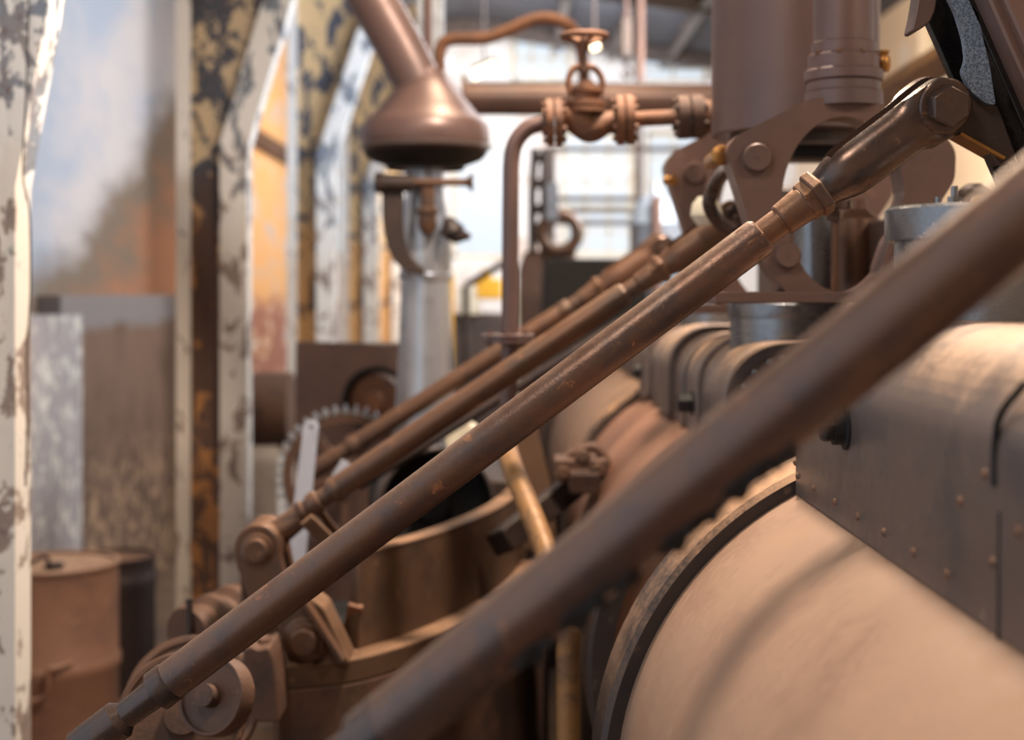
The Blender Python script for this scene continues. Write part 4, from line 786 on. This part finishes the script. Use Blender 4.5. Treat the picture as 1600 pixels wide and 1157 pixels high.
b = BM(); bx(b, px(970, 9.2), px(988, 9.2), 9.15, 9.3, pz(92, 9.2), pz(28, 9.2)); obj('block', b, 'castdark', t, bev=.01)
b = BM(); cyl(b, W(979, -160, 9.2), W(979, 30, 9.2), .012, seg=8); cyl(b, W(1001, -160, 9.25), W(1001, 128, 9.25), .025, seg=8); obj('chain', b, 'cast', t)
b = BM(); tube(b, [W(979, 90, 9.2), W(979, 104, 9.2), W(986, 112, 9.2), W(980, 122, 9.2), W(972, 114, 9.2)], .014, 8); obj('hook', b, 'castdark', t)
def lampt(label, p0, p1, Z, r):
    t = thing('strip_lamp', label, 'lamp', W(*p0, Z), 'lit lamps under the roof'); b = BM(); cyl(b, W(*p0, Z), W(*p1, Z), r, seg=16); obj('tube', b, 'glow', t)
    a, c_ = W(*p0, Z), W(*p1, Z); b = BM(); bar(b, a+Vector((0, .03, r*1.4)), c_+Vector((0, .03, r*1.4)), .03, r*2.4); cyl(b, (a+c_)/2+Vector((0, .03, r)), (a+c_)/2+Vector((0, .03, 1.3)), .008, seg=8); obj('fitting', b, 'plate', t)
lampt('lit warm strip lamp above the steam main near the looping pipe', (738, 118), (774, 102), 9.0, .028)
lampt('small lit lamp glimpsed beneath the handwheel', (924, 73), (934, 69), 9.0, .028)
# yellow and pale plant beyond the pipe
t = thing('yellow_machine', 'distant yellow and cream machine below the arched window', 'machine', (px(738, 9), 9, 0))
b = BM(); bx(b, px(742, 9), px(784, 9), 9.0, 9.3, pz(468, 9), pz(436, 9)); bx(b, px(752, 9), px(768, 9), 9.0, 9.2, pz(438, 9), pz(420, 9)); obj('hood', b, 'yellow', t, bev=.01)
b = BM(); bx(b, px(716, 9), px(748, 9), 9.0, 9.35, pz(492, 9), pz(448, 9)); obj('cab', b, 'cream', t, bev=.01)
b = BM(); bx(b, px(706, 9), px(790, 9), 9.05, 9.5, 0, pz(490, 9)); obj('body', b, 'plate', t, bev=.01)
b = BM(); cyl(b, W(704, 470, 8.0), W(704, 425, 8.0), .02, seg=12); cyl(b, Vector((px(704, 8), 8, 0)), W(704, 470, 8.0), .016, seg=12); tag(obj('yellow_post', b, 'yellow'), 'slim yellow post beside the silver standard', 'post')
b = BM(); cyl(b, W(728, 446, 8.2), W(790, 410, 8.2), .02, seg=12); cyl(b, W(728, 446, 8.2), Vector((px(728, 8.2), 8.2, 0)), .02, seg=12); tag(obj('brown_lever', b, 'castdark'), 'slanting brown lever in front of the yellow machine', 'lever')
b = BM(); bx(b, px(806, 8.6), px(822, 8.6), 8.6, 8.7, 0, pz(452, 8.6)); tag(obj('white_post', b, 'cream'), 'short white post beside the steam pipe', 'post')
t = thing('blue_bench', 'low grey machine bench below the rails', 'bench', (px(760, 10.5), 10.5, 0))
b = BM(); bx(b, px(640, 10.5), px(850, 10.5), 10.4, 11.0, pz(520, 10.5), pz(500, 10.5)); obj('top', b, 'plate', t)
for q in (650, 840):
    for y_ in (10.45, 10.95): b = BM(); bx(b, px(q, 10.5)-.03, px(q, 10.5)+.03, y_-.03, y_+.03, 0, pz(518, 10.5)); obj('leg', b, 'plate', t)
b = BM(); bar(b, W(1376, 152, 6.5), W(1530, 60, 5.2), .10, .09); tag(obj('crane_beam', b, 'yellowpipe'), 'ochre crane beam slanting behind the forked clevis', 'beam')
